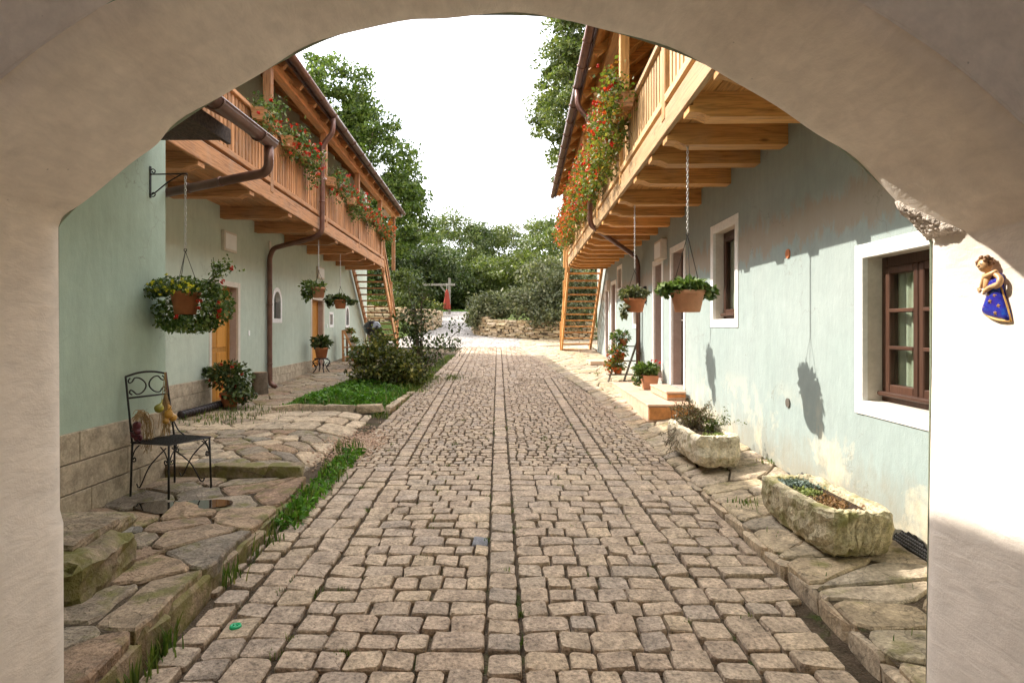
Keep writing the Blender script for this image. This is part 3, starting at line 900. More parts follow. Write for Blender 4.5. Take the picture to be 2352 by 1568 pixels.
def flag_mesh(name, poly, zf, lift, gap, rg, rough=0.012, thick=0.07, bevel=0.014):
    """one slab with rounded irregular edge; vertices relative to its own centre"""
    if area(poly) < 0: poly = poly[::-1]
    if area(poly) < 0.006: return None
    cx = sum(p[0] for p in poly) / len(poly); cy = sum(p[1] for p in poly) / len(poly)
    rmin = min(math.hypot(p[0] - cx, p[1] - cy) for p in poly)
    if rmin < gap * 1.2: return None
    # subdivide long edges, cut corners
    q = []
    for i in range(len(poly)):
        a, b = poly[i], poly[(i + 1) % len(poly)]
        L = math.hypot(b[0] - a[0], b[1] - a[1])
        if L < 0.03: q.append(((a[0] + b[0]) / 2, (a[1] + b[1]) / 2)); continue
        k = 3 if L > 0.16 else 2
        ts = [0.14, 0.5, 0.86] if k == 3 else [0.22, 0.78]
        for t in ts: q.append((a[0] + (b[0] - a[0]) * t, a[1] + (b[1] - a[1]) * t))
    n = len(q)
    def ring(inset, jit):
        out = []
        for (x, y) in q:
            dx, dy = x - cx, y - cy; L = math.hypot(dx, dy) + 1e-6
            s = max(0.25, (L - inset) / L)
            out.append((dx * s + rg.uniform(-jit, jit), dy * s + rg.uniform(-jit, jit)))
        return out
    z0 = zf(cx, cy) + lift
    o = ring(gap, rough); i1 = [(x * (1 - bevel / max(0.05, math.hypot(x, y))), y * (1 - bevel / max(0.05, math.hypot(x, y)))) for x, y in o]
    V = []
    for (x, y) in o: V.append((x, y, zf(cx + x, cy + y) + lift - z0 - thick))
    for (x, y) in o: V.append((x, y, zf(cx + x, cy + y) + lift - z0 - bevel * 0.8 + rg.uniform(-.003, .003)))
    for (x, y) in i1: V.append((x, y, zf(cx + x, cy + y) + lift - z0 + rg.uniform(-.003, .004)))
    V.append((0, 0, rg.uniform(0, 0.006)))
    F = []
    for r_ in range(2):
        for i in range(n):
            j = (i + 1) % n; F.append((r_ * n + i, r_ * n + j, (r_ + 1) * n + j, (r_ + 1) * n + i))
    for i in range(n): F.append((2 * n + i, 2 * n + (i + 1) % n, 3 * n))
    return mesh_from(name, V, F, False), (cx, cy, z0)
def pave(parent, region, pts, zf, mat, lift=0.012, gap=0.011, seed=1, thick=0.07, rough=0.012, name='flagstone'):
    rg = random.Random(seed)
    for poly in voronoi(region, pts):
        r = flag_mesh(name, poly, zf, lift + rg.uniform(-0.005, 0.006), gap, rg, rough, thick)
        if r is None: continue
        me, c = r
        mm = mat if not isinstance(mat, list) else rg.choice(mat)
        link(name, me, mm, parent, c)
def jgrid(region, sx, sy, seed, jit=0.42):
    rg = random.Random(seed)
    x0 = min(p[0] for p in region); x1 = max(p[0] for p in region); y0 = min(p[1] for p in region); y1 = max(p[1] for p in region)
    pts = []; j = 0; y = y0 + sy / 2
    while y < y1:
        x = x0 + sx / 2 + (sx / 2 if j % 2 else 0)
        while x < x1:
            p = (x + rg.uniform(-jit, jit) * sx, y + rg.uniform(-jit, jit) * sy)
            if inside(p, region): pts.append(p)
            x += sx
        y += sy; j += 1
    return pts
def inside(p, poly):
    s = 1 if area(poly) > 0 else -1
    for i in range(len(poly)):
        a, b = poly[i], poly[(i + 1) % len(poly)]
        if s * ((b[0] - a[0]) * (p[1] - a[1]) - (b[1] - a[1]) * (p[0] - a[0])) < 0: return False
    return True

# raised platform on the left, under the chair
plat_region = [(-3.32, 2.42), (XL(2.42), 2.42), (XL(5.75) - 0.02, 5.75), (-3.32, 5.75)]
pv = MB()
pl = [(-3.5, 2.41), (XL(2.41) - 0.09, 2.41), (XL(5.8) - 0.09, 5.8), (-3.5, 5.8)]
PZ = 0.318
pv.add([(x, y, PZ - 0.012) for x, y in pl] + [(x, y, 0.0) for x, y in pl], [(0, 1, 2, 3), (0, 4, 5, 1), (1, 5, 6, 2), (2, 6, 7, 3), (3, 7, 4, 0)])
platform = structure(pv.build('pavement_platform', M['dirt']))
pts = [p for p in jgrid(plat_region, 0.31, 0.25, 21, 0.48)]
rg_ = random.Random(5)
# big kerb slabs along the road edge: own points in a line, so that their joints cross the edge
pts = [p for p in pts if p[0] < XL(p[1]) - 0.36]
yk = 2.55
while yk < 5.75:
    pts.append((XL(yk) - 0.17 + rg_.uniform(-.03, .03), yk)); yk += rg_.uniform(0.34, 0.75)
pud = (-2.62, 4.80)
pave(platform, plat_region, [p for p in pts if math.hypot((p[0] - pud[0]) / 0.30, (p[1] - pud[1]) / 0.2) > 1.0], platform_z, M['flag'], 0.004, 0.012, 31, 0.09, 0.016)
# rough face stones of the platform edge
def rough_block(rg, n=3):
    V, F = cbox_data((1, 1, 1), 0.12)
    V = [(x + rg.uniform(-.08, .08), y + rg.uniform(-.08, .08), z + rg.uniform(-.08, .08)) for x, y, z in V]
    return V, F
brg = random.Random(9)
BLOCK = [mesh_from('stone', *rough_block(brg)) for _ in range(10)]
edge_meshes = [mesh_from('edge_stone', *rough_block(brg)) for _ in range(6)]
for me in edge_meshes: me.materials.append(M['step_stone'])
yk = 2.42
while yk < 5.7:
    L = rg_.uniform(0.22, 0.5)
    h = 0.30 - 0.04 * yk
    link('edge_stone', rg_.choice(edge_meshes), None, platform, (XL(yk + L / 2) - 0.068 + rg_.uniform(-.02, .015), yk + L / 2, 0.04 * yk + h / 2 - 0.03), (rg_.uniform(-.04, .04), rg_.uniform(-.05, .05), 0.05), (0.17, L * 0.97, h + 0.03))
    yk += L
# the puddle
pp = []
for i in range(22):
    a = 2 * math.pi * i / 22
    r = 1 + 0.22 * math.sin(2 * a + 1) + 0.16 * math.sin(3 * a) + rg_.uniform(-.07, .07)
    pp.append((pud[0] + 0.31 * r * math.cos(a), pud[1] + 0.20 * r * math.sin(a), 0.3415))
pw = link('puddle', mesh_from('puddle', pp, [tuple(range(22))]), M['water'])
tag(pw, 'dark rainwater puddle in the flagstones beside the iron chair', 'puddle')

# upper terrace on the left
terr = sheet('terrace', lambda y: (wallx_l(y) - 0.1, -1.86), [5.75 + i * 0.35 for i in range(50)], lambda x, y: terrace_z(x, y) - 0.010, M['dirt'], 14)
riser = MB()
tr_region = [(-5.2, 5.86), (-2.08, 5.86), (-2.08, 8.9), (-5.2, 8.9)]
slab_rows = [(7.75, 8.35), (8.35, 8.9)]
tp = [p for p in jgrid([(-5.2, 5.86), (-2.08, 5.86), (-2.08, 7.7), (-5.2, 7.7)], 0.33, 0.22, 41)]
pave(terr, [(-5.2, 5.86), (-2.08, 5.86), (-2.08, 7.68), (-5.2, 7.68)], tp, terrace_z, [M['flag'], M['flag_grey'], M['flag_grey'], M['flag']], 0.008, 0.010, 43, 0.06)
tp = jgrid([(-5.2, 7.7), (-3.35, 7.7), (-3.35, 9.3), (-5.2, 9.3)], 0.42, 0.30, 45)
pave(terr, [(-5.2, 7.7), (-3.35, 7.7), (-3.35, 9.3), (-5.2, 9.3)], tp, terrace_z, [M['flag'], M['flag_grey']], 0.008, 0.010, 46, 0.06)
rg2 = random.Random(12)
for j, (ya, yb) in enumerate([(7.72, 8.25), (8.27, 8.72), (8.75, 9.2)]):
    x = -3.33 - 0.02 * j
    while x < -2.1:
        w = rg2.uniform(0.24, 0.52)
        if -2.1 - x < 0.3: w = -2.1 - x + 0.02
        poly = [(x, ya), (x + w, ya + rg2.uniform(-.02, .02)), (x + w + rg2.uniform(-.03, .03), yb), (x, yb)]
        r = flag_mesh('paving_slab', poly, terrace_z, 0.014, 0.012, rg2, 0.006)
        if r: link('paving_slab', r[0], M['flag_grey'], terr, r[1])
        x += w
tp = jgrid([(-5.4, 9.32), (-3.7, 9.32), (-3.7, 21.5), (-5.4, 21.5)], 0.52, 0.5, 47)
pave(terr, [(-5.45, 9.32), (-3.7, 9.32), (-3.7, 21.5), (-5.45, 21.5)], tp, terrace_z, M['flag'], 0.008, 0.012, 48, 0.06)
# riser stones at the end of the platform
x = -3.32
while x < -2.0:
    L = rg_.uniform(0.35, 0.7); L = min(L, -1.98 - x)
    link('riser_stone', rg_.choice(edge_meshes), None, terr, (x + L / 2, 5.83, 0.372), (0, 0, rg_.uniform(-.03, .03)), (L * 0.98, 0.14, 0.13))
    x += L

# pavement along the right-hand house
rp = sheet('pavement', lambda y: (XR(y) + 0.02, wallx_r(y) + 0.1), [2.42 + i * 0.4 for i in range(55)], lambda x, y: rpave_z(x, y) - 0.010, M['dirt'], 8)
for (ya, yb, sx, sy, sd) in [(2.42, 6.0, 0.33, 0.27, 51), (6.0, 12.0, 0.30, 0.24, 52), (12.0, 23.2, 0.45, 0.42, 53)]:
    reg = [(XR(ya) + 0.005, ya), (wallx_r(ya) - 0.005, ya), (wallx_r(yb) - 0.005, yb), (XR(yb) + 0.005, yb)]
    pave(rp, reg, jgrid(reg, sx, sy, sd), rpave_z, M['flag_pale'], 0.010, 0.010, sd + 20, 0.10)
ap = sheet('forecourt', lambda y: (0.25 - 0.02 * (y - 20), 4.2), [20.2 + i * 0.45 for i in range(14)], lambda x, y: drive_z(y) + 0.002, M['dirt'], 8)
reg = [(0.3, 23.25), (3.9, 23.25), (3.9, 25.6), (0.3, 25.9)]
pave(ap, reg, jgrid(reg, 0.55, 0.5, 61), lambda x, y: drive_z(y), M['flag_pale'], 0.018, 0.012, 62, 0.05)
reg = [(2.78, 20.2), (3.9, 20.2), (3.9, 23.25), (2.78, 23.25)]
pave(ap, reg, jgrid(reg, 0.55, 0.5, 63), lambda x, y: drive_z(y), M['flag_pale'], 0.018, 0.012, 64, 0.05)
yk = 2.42
kerb_meshes = [mesh_from('kerb_stone', *rough_block(brg)) for _ in range(5)]
for me in kerb_meshes: me.materials.append(M['flag_grey'])
while yk < 6.2:
    L = rg_.uniform(0.2, 0.42)
    zt = rpave_z(XR(yk), yk + L / 2) - 0.012; zb = 0.04 * yk - 0.06
    link('kerb_stone', rg_.choice(kerb_meshes), None, rp, (XR(yk) + 0.05 + rg_.uniform(-.015, .012), yk + L / 2, (zt + zb) / 2), (0, rg_.uniform(-.05, .05), 0), (0.13, L * 0.96, zt - zb))
    yk += L
# ------------------------------------------------------------------ gatehouse: arch, passage, side wing
gate = empty('gatehouse', (0, 2.6, 0))
tag(gate, 'cream limewashed gateway arch framing the courtyard with a green wing', 'gatehouse')
GO = Vector((0, 2.6, 0))
YF, YN = 2.40, 1.73
arch_px = [(145, 522), (165, 500), (200, 467), (280, 400), (350, 345), (400, 304), (480, 250), (565, 199), (660, 146), (750, 102), (850, 70), (940, 53), (1025, 47), (1176, 45), (1276, 52), (1366, 72), (1501, 112), (1611, 155), (1701, 202), (1806, 266), (1896, 328), (1976, 395), (2051, 467), (2101, 525), (2126, 557)]
prof = [((x - 1176) * YF / 1400.0, CAMZ + (750 - y) * YF / 1400.0) for x, y in arch_px]
prof = [(p.x, p.y) for p in smooth_path([(x, z, 0) for x, z in prof], 4)]
jl, jr = prof[0][0], prof[-1][0]
full = [(jl + 0.02, -0.3), (jl + 0.016, 0.98), (jl + 0.002, 1.03), (jl, 1.6)] + prof + [(jr, 1.6), (jr - 0.010, 0.8), (jr - 0.024, -0.3)]
# soffit and reveals, with slight hand-plastered waviness
V = []; F = []
ny = 12
ws = random.Random(2)
wav = [(ws.uniform(-1, 1), ws.uniform(0, 6.28)) for _ in range(5)]
def wave(s, y):
    return 0.006 * sum(a * math.sin((k + 1) * 1.7 * s + ph + (k - 1.5) * 2.2 * y) for k, (a, ph) in enumerate(wav))
for i, (x, z) in enumerate(full):
    a = full[max(i - 1, 0)]; b = full[min(i + 1, len(full) - 1)]
    tx, tz = b[0] - a[0], b[1] - a[1]; L = math.hypot(tx, tz) + 1e-6
    nx_, nz_ = tz / L, -tx / L                       # towards the opening
    for j in range(ny + 1):
        t = j / ny; y = YN + (YF - YN) * t
        w = wave(i * 0.12, y)
        e = 0.0
        if t < 0.05: e = -0.03
        if t > 0.95: e = -0.016
        V.append((x + nx_ * (w + e), y - GO.y, z + nz_ * (w + e)))
for i in range(len(full) - 1):
    for j in range(ny):
        p = i * (ny + 1) + j
        F.append((p, p + 1, p + ny + 2, p + ny + 1))
link('arch_soffit', mesh_from('arch_soffit', V, F, True), M['cream'], gate)
def arch_face(name, y, xo, zo, mat, flip, inset):
    V = []; F = []
    n = len(full)
    for i, (x, z) in enumerate(full):
        a = full[max(i - 1, 0)]; b = full[min(i + 1, len(full) - 1)]
        tx, tz = b[0] - a[0], b[1] - a[1]; L = math.hypot(tx, tz) + 1e-6
        V.append((x - tz / L * inset, y - GO.y, z + tx / L * inset))
    half = n // 2
    for i, (x, z) in enumerate(full):
        if z < 1.95: V.append((-xo if i < half else xo, y - GO.y, z))
        else:
            # project outwards on the rectangle
            dx, dz = x - 0.0, z - 1.0
            s = min(xo / max(abs(dx), 1e-6), (zo - 1.0) / max(dz, 1e-6))
            V.append((dx * s, y - GO.y, 1.0 + dz * s))
    for i in range(n - 1):
        f = (i, i + 1, n + i + 1, n + i)
        F.append(f if flip else f[::-1])
    return link(name, mesh_from(name, V, F, False), mat, gate)
arch_face('passage_wall', YN + 0.001, 2.45, 4.4, M['cream'], False, 0.028)
arch_face('facade', YF - 0.001, 3.32, 6.6, M['mint_wing'], True, 0.015)
# passage behind the camera
pm = MB()
pm.add([(-2.45, -3.6 - GO.y, -0.4), (-2.45, YN - GO.y, -0.4), (-2.45, YN - GO.y, 2.2), (-2.45, -3.6 - GO.y, 2.2)], [(0, 1, 2, 3)])
pm.add([(2.45, -3.6 - GO.y, -0.4), (2.45, YN - GO.y, -0.4), (2.45, YN - GO.y, 2.2), (2.45, -3.6 - GO.y, 2.2)], [(3, 2, 1, 0)])
vb = []; vf = []
for i in range(17):
    a = math.pi * i / 16
    for yy in (-3.6, YN): vb.append((-2.45 * math.cos(a), yy - GO.y, 2.2 + 1.45 * math.sin(a)))
for i in range(16): vf.append((2 * i, 2 * i + 1, 2 * i + 3, 2 * i + 2))
pm.add(vb, vf)
pm.build('passage_vault', M['cream'], gate, True)
ro = MB(); ro.box(-3.3, 3.3, -3.7 - GO.y, YF - 0.01 - GO.y, 6.6, 6.8); ro.box(-3.3, -3.06, -3.6 - GO.y, YF - .02 - GO.y, 2.5, 6.6); ro.box(3.06, 3.3, -3.6 - GO.y, YF - .02 - GO.y, 2.5, 6.6)
ro.build('storey_wall', M['cream'], gate)
# added plank screen behind the camera, unseen; keeps back light off the passage wall
for k in range(16):
    gp = MB(); gp.box(-2.44 + k * .305, -2.44 + k * .305 + .30, -3.62 - GO.y, -3.57 - GO.y, -0.3, 2.95, .006); gp.build('light_screen_plank', M['wlz'], gate)
# ragged patch of broken render at the right springing
rg3 = random.Random(4)
pz = sorted([(z, x) for x, z in full if x > 0.9 and 2.04 < z < 2.36])
def prof_x(z):
    for (z0, x0), (z1, x1) in zip(pz, pz[1:]):
        if z0 <= z <= z1: return x0 + (x1 - x0) * (z - z0) / max(1e-6, z1 - z0)
    return pz[-1][1] if z > pz[-1][0] else pz[0][1]
V = []; F = []; nu, nv = 22, 18
for i in range(nu + 1):
    for j in range(nv + 1):
        u, v = i / nu, j / nv
        z = 2.09 + 0.15 * u; yy = YF - 0.004 - (0.20 * (1 - u) ** 0.8 + 0.015) * v
        e = min(u, 1 - u, v, 1 - v) * 6; e = max(0, min(1, e))
        V.append((prof_x(z) - 0.004 + 0.012 * (1 - e) - rg3.uniform(0.0, 0.010) * e, yy - GO.y, z + rg3.uniform(-.004, .004) - 0.010 * e))
for i in range(nu):
    for j in range(nv):
        k = i * (nv + 1) + j; F.append((k, k + 1, k + nv + 2, k + nv + 1))
link('broken_render', mesh_from('broken_render', V, F), M['rough_plaster'], gate)
# side wing on the left: wall with plinth
WX, WY = -3.32, 5.84
wg = MB()
wg.add([(WX, YF - GO.y, 0.2), (WX, WY - GO.y, 0.2), (WX, WY - GO.y, 3.95), (WX, YF - GO.y, 3.95), (-6, WY - GO.y, 0.2), (-6, WY - GO.y, 5.0)], [(0, 1, 2, 3), (1, 4, 5, 2)])
wg.build('wing_wall', M['mint_wing'], gate)
rows = [(0.30, 0.50), (0.505, 0.725), (0.73, 0.955)]
for r, (za, zb) in enumerate(rows):
    yy = 3.0 + (0.0, 0.33, 0.12)[r]
    first = True
    yy = 2.44
    lens = [(1.48, 0.85, 0.62, 0.45), (1.0, .78, 1.0, 0.62), (.9, 1.3, 0.75, 0.45)][r]
    for L in lens:
        L = min(L, WY + 0.02 - yy)
        if L < 0.1: break
        mb = MB(); mb.cbox((WX + 0.006, yy + L / 2 - GO.y, (za + zb) / 2), (0.052, L - 0.006, zb - za - 0.004), 0.004)
        mb.build('plinth_block', M['plinth'], gate); yy += L
for r, (za, zb) in enumerate(rows):
    mb = MB(); mb.cbox((WX - 0.33, WY + 0.006 - GO.y, (za + zb) / 2), (0.66, 0.05, zb - za - 0.004), 0.004); mb.build('plinth_block', M['plinth'], gate)
# wing roof with dark soffit, gutter and down pipe
RY = 5.48
rf = MB()
rf.add([(-2.36, YF + .01 - GO.y, 3.50), (-2.36, RY - GO.y, 3.50), (-5.5, RY - GO.y, 5.2), (-5.5, YF + .01 - GO.y, 5.2),
        (-2.36, YF + .01 - GO.y, 3.60), (-2.36, RY - GO.y, 3.60), (-5.5, RY - GO.y, 5.3), (-5.5, YF + .01 - GO.y, 5.3)],
       [(0, 1, 2, 3), (7, 6, 5, 4), (0, 4, 5, 1), (1, 5, 6, 2)])
wroof = rf.build('wing_roof', M['roof'], gate)
sb = MB()
for k in range(4):
    x0 = -3.30 + k * 0.17
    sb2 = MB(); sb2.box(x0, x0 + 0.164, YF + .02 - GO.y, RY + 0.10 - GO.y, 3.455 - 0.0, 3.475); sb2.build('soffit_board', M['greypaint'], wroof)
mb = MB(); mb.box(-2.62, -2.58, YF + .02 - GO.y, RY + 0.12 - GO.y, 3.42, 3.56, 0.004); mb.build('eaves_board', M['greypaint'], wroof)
def half_gutter(x, z, r, y0, y1, n=10, t=0.006):
    V = []; F = []
    for yy in (y0, y1):
        for rr in (r, r - t):
            for k in range(n + 1):
                a = math.pi + math.pi * k / n
                V.append((x + rr * math.cos(a), yy, z + rr * math.sin(a)))
    m = n + 1
    for k in range(n):
        F.append((k, k + 1, 2 * m + k + 1, 2 * m + k)); F.append((m + k, 3 * m + k, 3 * m + k + 1, m + k + 1))
        F.append((2 * m + k, 2 * m + k + 1, 3 * m + k + 1, 3 * m + k)); F.append((k, m + k, m + k + 1, k + 1))
    F.append((0, 2 * m, 3 * m, m)); F.append((n, m + n, 3 * m + n, 2 * m + n))
    F.append(tuple(2 * m + k for k in range(m)))
    return V, F
gt = MB(); gt.add(*half_gutter(-2.29, 3.50, 0.068, YF + 0.02 - GO.y, 5.80 - GO.y))
gut = gt.build('gutter', M['copper'], gate, True)
bead = MB(); bead.tube([(-2.225, YF + .02 - GO.y, 3.505), (-2.225, 5.80 - GO.y, 3.505)], 0.011, 6); bead.build('gutter_bead', M['copper'], gut, True)
for yy in (3.9, 4.7, 5.5):
    b_ = MB(); b_.tube([(-2.29 + 0.074 * math.cos(a), yy - GO.y, 3.50 + 0.074 * math.sin(a)) for a in [math.pi + math.pi * k / 8 for k in range(9)]], 0.007, 5); b_.build('gutter_bracket', M['copper'], gut, True)
dp = MB(); dp.tube(rounded_path([(-2.29, 5.74 - GO.y, 3.47), (-2.29, 5.74 - GO.y, 3.20), (-2.50, 5.76 - GO.y, 3.17), (-3.6, 5.92 - GO.y, 3.00)], 0.15, 8), 0.044, 12)
pipe = dp.build('down_pipe', M['copper'], gut, True)
for t_ in (0.25, 0.55):
    p = Vector((-2.50, 5.76 - GO.y, 3.17)).lerp(Vector((-3.6, 5.92 - GO.y, 3.0)), t_)
    d = (Vector((-3.6, 5.92, 3.0)) - Vector((-2.50, 5.76, 3.17))).normalized()
    b_ = MB(); b_.tube([p - d * 0.012, p + d * 0.012], 0.048, 12); b_.build('pipe_joint', M['copper'], pipe, True)

# mossy stone block steps just outside the arch on the left
blk = empty('stone_steps', (-2.7, 3.5, 0.3))
tag(blk, 'mossy stone steps against the green wing wall, left of the platform', 'steps')
rgb_ = random.Random(8)
def lumpy(name, sx, sy, sz, parent, loc, mat, rot=0.0, seed=1, nx=6, ny=6, nz=4, amp=0.02):
    """box subdivided and roughened into a worn block"""
    rg = random.Random(seed)
    pts = {}; V = []; F = []
    def vid(i, j, k):
        if (i, j, k) in pts: return pts[(i, j, k)]
        x, y, z = i / nx - .5, j / ny - .5, k / nz - .5
        # round the corners
        q = Vector((x * sx, y * sy, z * sz))
        e = 0.06 * min(sx, sy, sz) * 4
        for ax, (a, s) in enumerate(((x, sx), (y, sy), (z, sz))): pass
        ex = (abs(x) > .45) + (abs(y) > .45) + (abs(z) > .45)
        if ex >= 2:
            sh = 0.10 * min(sx, sy, sz) * (ex - 1)
            q -= Vector((math.copysign(sh, x) if abs(x) > .45 else 0, math.copysign(sh, y) if abs(y) > .45 else 0, math.copysign(sh, z) if abs(z) > .45 else 0))
        q += Vector((rg.uniform(-amp, amp), rg.uniform(-amp, amp), rg.uniform(-amp, amp)))
        pts[(i, j, k)] = len(V); V.append(tuple(q)); return pts[(i, j, k)]
    for j in range(ny):
        for k in range(nz):
            F.append((vid(0, j, k), vid(0, j, k + 1), vid(0, j + 1, k + 1), vid(0, j + 1, k)))
            F.append((vid(nx, j, k), vid(nx, j + 1, k), vid(nx, j + 1, k + 1), vid(nx, j, k + 1)))
    for i in range(nx):
        for k in range(nz):
            F.append((vid(i, 0, k), vid(i + 1, 0, k), vid(i + 1, 0, k + 1), vid(i, 0, k + 1)))
            F.append((vid(i, ny, k), vid(i, ny, k + 1), vid(i + 1, ny, k + 1), vid(i + 1, ny, k)))
        for j in range(ny):
            F.append((vid(i, j, 0), vid(i, j + 1, 0), vid(i + 1, j + 1, 0), vid(i + 1, j, 0)))
            F.append((vid(i, j, nz), vid(i + 1, j, nz), vid(i + 1, j + 1, nz), vid(i, j + 1, nz)))
    return link(name, mesh_from(name, V, F, False), mat, parent, loc, (0, 0, rot))
lumpy('block', 0.95, 0.62, 0.26, blk, (-0.02, -0.12, 0.10), M['step_stone'], 0.06, 1, 14, 10, 6, 0.014)
lumpy('slab', 0.86, 0.50, 0.07, blk, (-0.12, 0.0, 0.245), M['flag'], 0.10, 2, 8, 6, 2, 0.006)
lumpy('slab', 0.80, 0.34, 0.10, blk, (-0.16, 0.36, 0.19), M['flag'], 0.05, 3, 8, 4, 2, 0.006)
# ------------------------------------------------------------------ houses
class House:
    def __init__(self, name, label, loc, rz, s):
        self.r = empty(name, loc, rz); tag(self.r, label, 'house'); self.s = s
    def bx(self, mb, o0, o1, y0, y1, z0, z1, c=0.0):
        mb.box(self.s * o0, self.s * o1, y0, y1, z0, z1, c); return mb
    def wall(self, y0, y1, z0, z1, holes, mat, reveal_mat, back=6.0):
        s = self.s
        ys = sorted(set([y0, y1] + [h[0] for h in holes] + [h[1] for h in holes]))
        zs = sorted(set([z0, z1] + [h[2] for h in holes] + [h[3] for h in holes]))
        V = []; F = []; idx = {}
        def vid(y, z):
            if (y, z) not in idx: idx[(y, z)] = len(V); V.append((0.0, y, z))
            return idx[(y, z)]
        for a in range(len(ys) - 1):
            for b in range(len(zs) - 1):
                cy, cz = (ys[a] + ys[a + 1]) / 2, (zs[b] + zs[b + 1]) / 2
                if any(h[0] < cy < h[1] and h[2] < cz < h[3] for h in holes): continue
                f = (vid(ys[a], zs[b]), vid(ys[a + 1], zs[b]), vid(ys[a + 1], zs[b + 1]), vid(ys[a], zs[b + 1]))
                F.append(f if s > 0 else f[::-1])
        # closed body: end walls and back wall
        n = len(V); B = -s * back; ap = z1 + 2.6
        V += [(0, y0, z0), (0, y0, z1), (B, y0, z0), (B, y0, z1), (0, y1, z0), (0, y1, z1), (B, y1, z0), (B, y1, z1), (B / 2, y0, ap), (B / 2, y1, ap)]
        F += [(n, n + 1, n + 8, n + 3, n + 2), (n + 4, n + 6, n + 7, n + 9, n + 5), (n + 2, n + 3, n + 7, n + 6)]
        w = link('wall', mesh_from('wall', V, F), mat, self.r)
        for h in holes:
            d = h[4] if len(h) > 4 else 0.16
            y_0, y_1, z_0, z_1 = h[:4]; D = -s * d
            V = [(0, y_0, z_0), (0, y_1, z_0), (0, y_1, z_1), (0, y_0, z_1), (D, y_0, z_0), (D, y_1, z_0), (D, y_1, z_1), (D, y_0, z_1)]
            F = [(0, 4, 5, 1), (1, 5, 6, 2), (2, 6, 7, 3), (3, 7, 4, 0)]
            link('reveal', mesh_from('reveal', V, F), h[5] if len(h) > 5 else reveal_mat, w)
        return w
    def surround(self, parent, y0, y1, z0, z1, w=0.10, t=0.012, mat=None, sill=True, bottom=True):
        mb = MB(); e = 0.002
        self.bx(mb, -0.03, t, y0 - w, y0 + e, z0 - (w if bottom else 0), z1 + w, 0.004)
        self.bx(mb, -0.03, t, y1 - e, y1 + w, z0 - (w if bottom else 0), z1 + w, 0.004)
        self.bx(mb, -0.03, t - 0.002, y0, y1, z1 - e, z1 + w - 0.001, 0.004)
        if bottom: self.bx(mb, -0.03, t - 0.002, y0, y1, z0 - w + 0.001, z0 + e, 0.004)
        return mb.build('surround', mat or M['white'], parent)
    def casement(self, y0, y1, z0, z1, d, leaves_n=2, rows=3, wood='wd', curtain=True, trim=0.10, label=None, open_tilt=False):
        s = self.s; r = self.r
        mb = MB(); fw = 0.06
        self.bx(mb, -d - 0.05, -d + 0.012, y0, y0 + fw, z0, z1, 0.004); self.bx(mb, -d - 0.05, -d + 0.012, y1 - fw, y1, z0, z1, 0.004)
        self.bx(mb, -d - 0.05, -d + 0.011, y0 + fw, y1 - fw, z1 - fw * 1.2, z1, 0.004); self.bx(mb, -d - 0.05, -d + 0.011, y0 + fw, y1 - fw, z0, z0 + fw * 1.1, 0.004)
        win = mb.build('window', M[wood + 'z'], r)
        if label: win['label'] = label
        if trim: self.surround(win, y0, y1, z0, z1, trim)
        a, b = y0 + fw, y1 - fw; lo, hi = z0 + fw * 1.1, z1 - fw * 1.2
        lw = (b - a) / leaves_n; sw = 0.05
        for k in range(leaves_n):
            ya, yb = a + k * lw + 0.004, a + (k + 1) * lw - 0.004
            q = MB(); o0, o1 = -d - 0.04, -d + 0.026
            self.bx(q, o0, o1, ya, ya + sw, lo, hi, 0.006); self.bx(q, o0, o1, yb - sw, yb, lo, hi, 0.006)
            self.bx(q, o0, o1 - .001, ya + sw, yb - sw, hi - sw, hi, 0.005); self.bx(q, o0, o1 - .001, ya + sw, yb - sw, lo, lo + sw * 1.2, 0.005)
            sash = q.build('sash', M[wood + 'z'], win)
            ph = (hi - lo - sw * 2.2) / rows
            for j in range(rows):
                zz = lo + sw * 1.2 + j * ph
                if j > 0:
                    g = MB(); self.bx(g, o0 + .01, o1 + .004, ya + sw - .005, yb - sw + .005, zz - 0.013, zz + 0.013, 0.004)
                    gb = g.build('glazing_bar', M[wood + 'y'], win)
                    if open_tilt: gb.parent = win
                p = MB(); self.bx(p, -d - 0.012, -d - 0.006, ya + sw - .006, yb - sw + .006, zz + (0.012 if j else -0.005), zz + ph - 0.012)
                p.build('pane', M['glass'], win)
        dr = MB(); self.bx(dr, -d + 0.012, -d + 0.065, y0 + 0.03, y1 - 0.03, z0 + 0.045, z0 + 0.075, 0.006); dr.build('drip_rail', M[wood + 'y'], win)
        if curtain:
            V = []; F = []; n = 60
            for i in range(n + 1):
                yy = y0 + (y1 - y0) * i / n
                oo = -d - 0.065 - 0.018 * math.sin(i * 1.15) - 0.01 * math.sin(i * 0.43)
                V += [(s * oo, yy, z0), (s * oo, yy, z1)]
            for i in range(n): F.append((2 * i, 2 * i + 2, 2 * i + 3, 2 * i + 1))
            link('curtain', mesh_from('curtain', V, F, True), M['curtain'], win)
        bk = MB(); self.bx(bk, -d - 0.52, -d - 0.5, y0 - .2, y1 + .2, z0 - .2, z1 + .2); bk.build('room_backdrop', M['interior'], win)
        return win
    def door(self, y0, y1, z0, z1, d, mat, trim=0.09, panels=((0.06, 0.46), (0.50, 0.94)), handle='far', label=None, trim_mat=None, glazed=False, framemat=None):
        s = self.s
        mb = MB(); self.bx(mb, -d - 0.05, -d, y0 + .05, y1 - .05, z0 + .01, z1 - .05, 0.004)
        dr = mb.build('door', mat, self.r)
        if label: dr['label'] = label
        f = MB(); fm = framemat or mat
        self.bx(f, -d - 0.06, -d + .02, y0, y0 + .05, z0, z1, .004); self.bx(f, -d - 0.06, -d + .02, y1 - .05, y1, z0, z1, .004); self.bx(f, -d - 0.06, -d + .019, y0 + .05, y1 - .05, z1 - .05, z1, .004)
        f.build('door_frame', fm, dr)
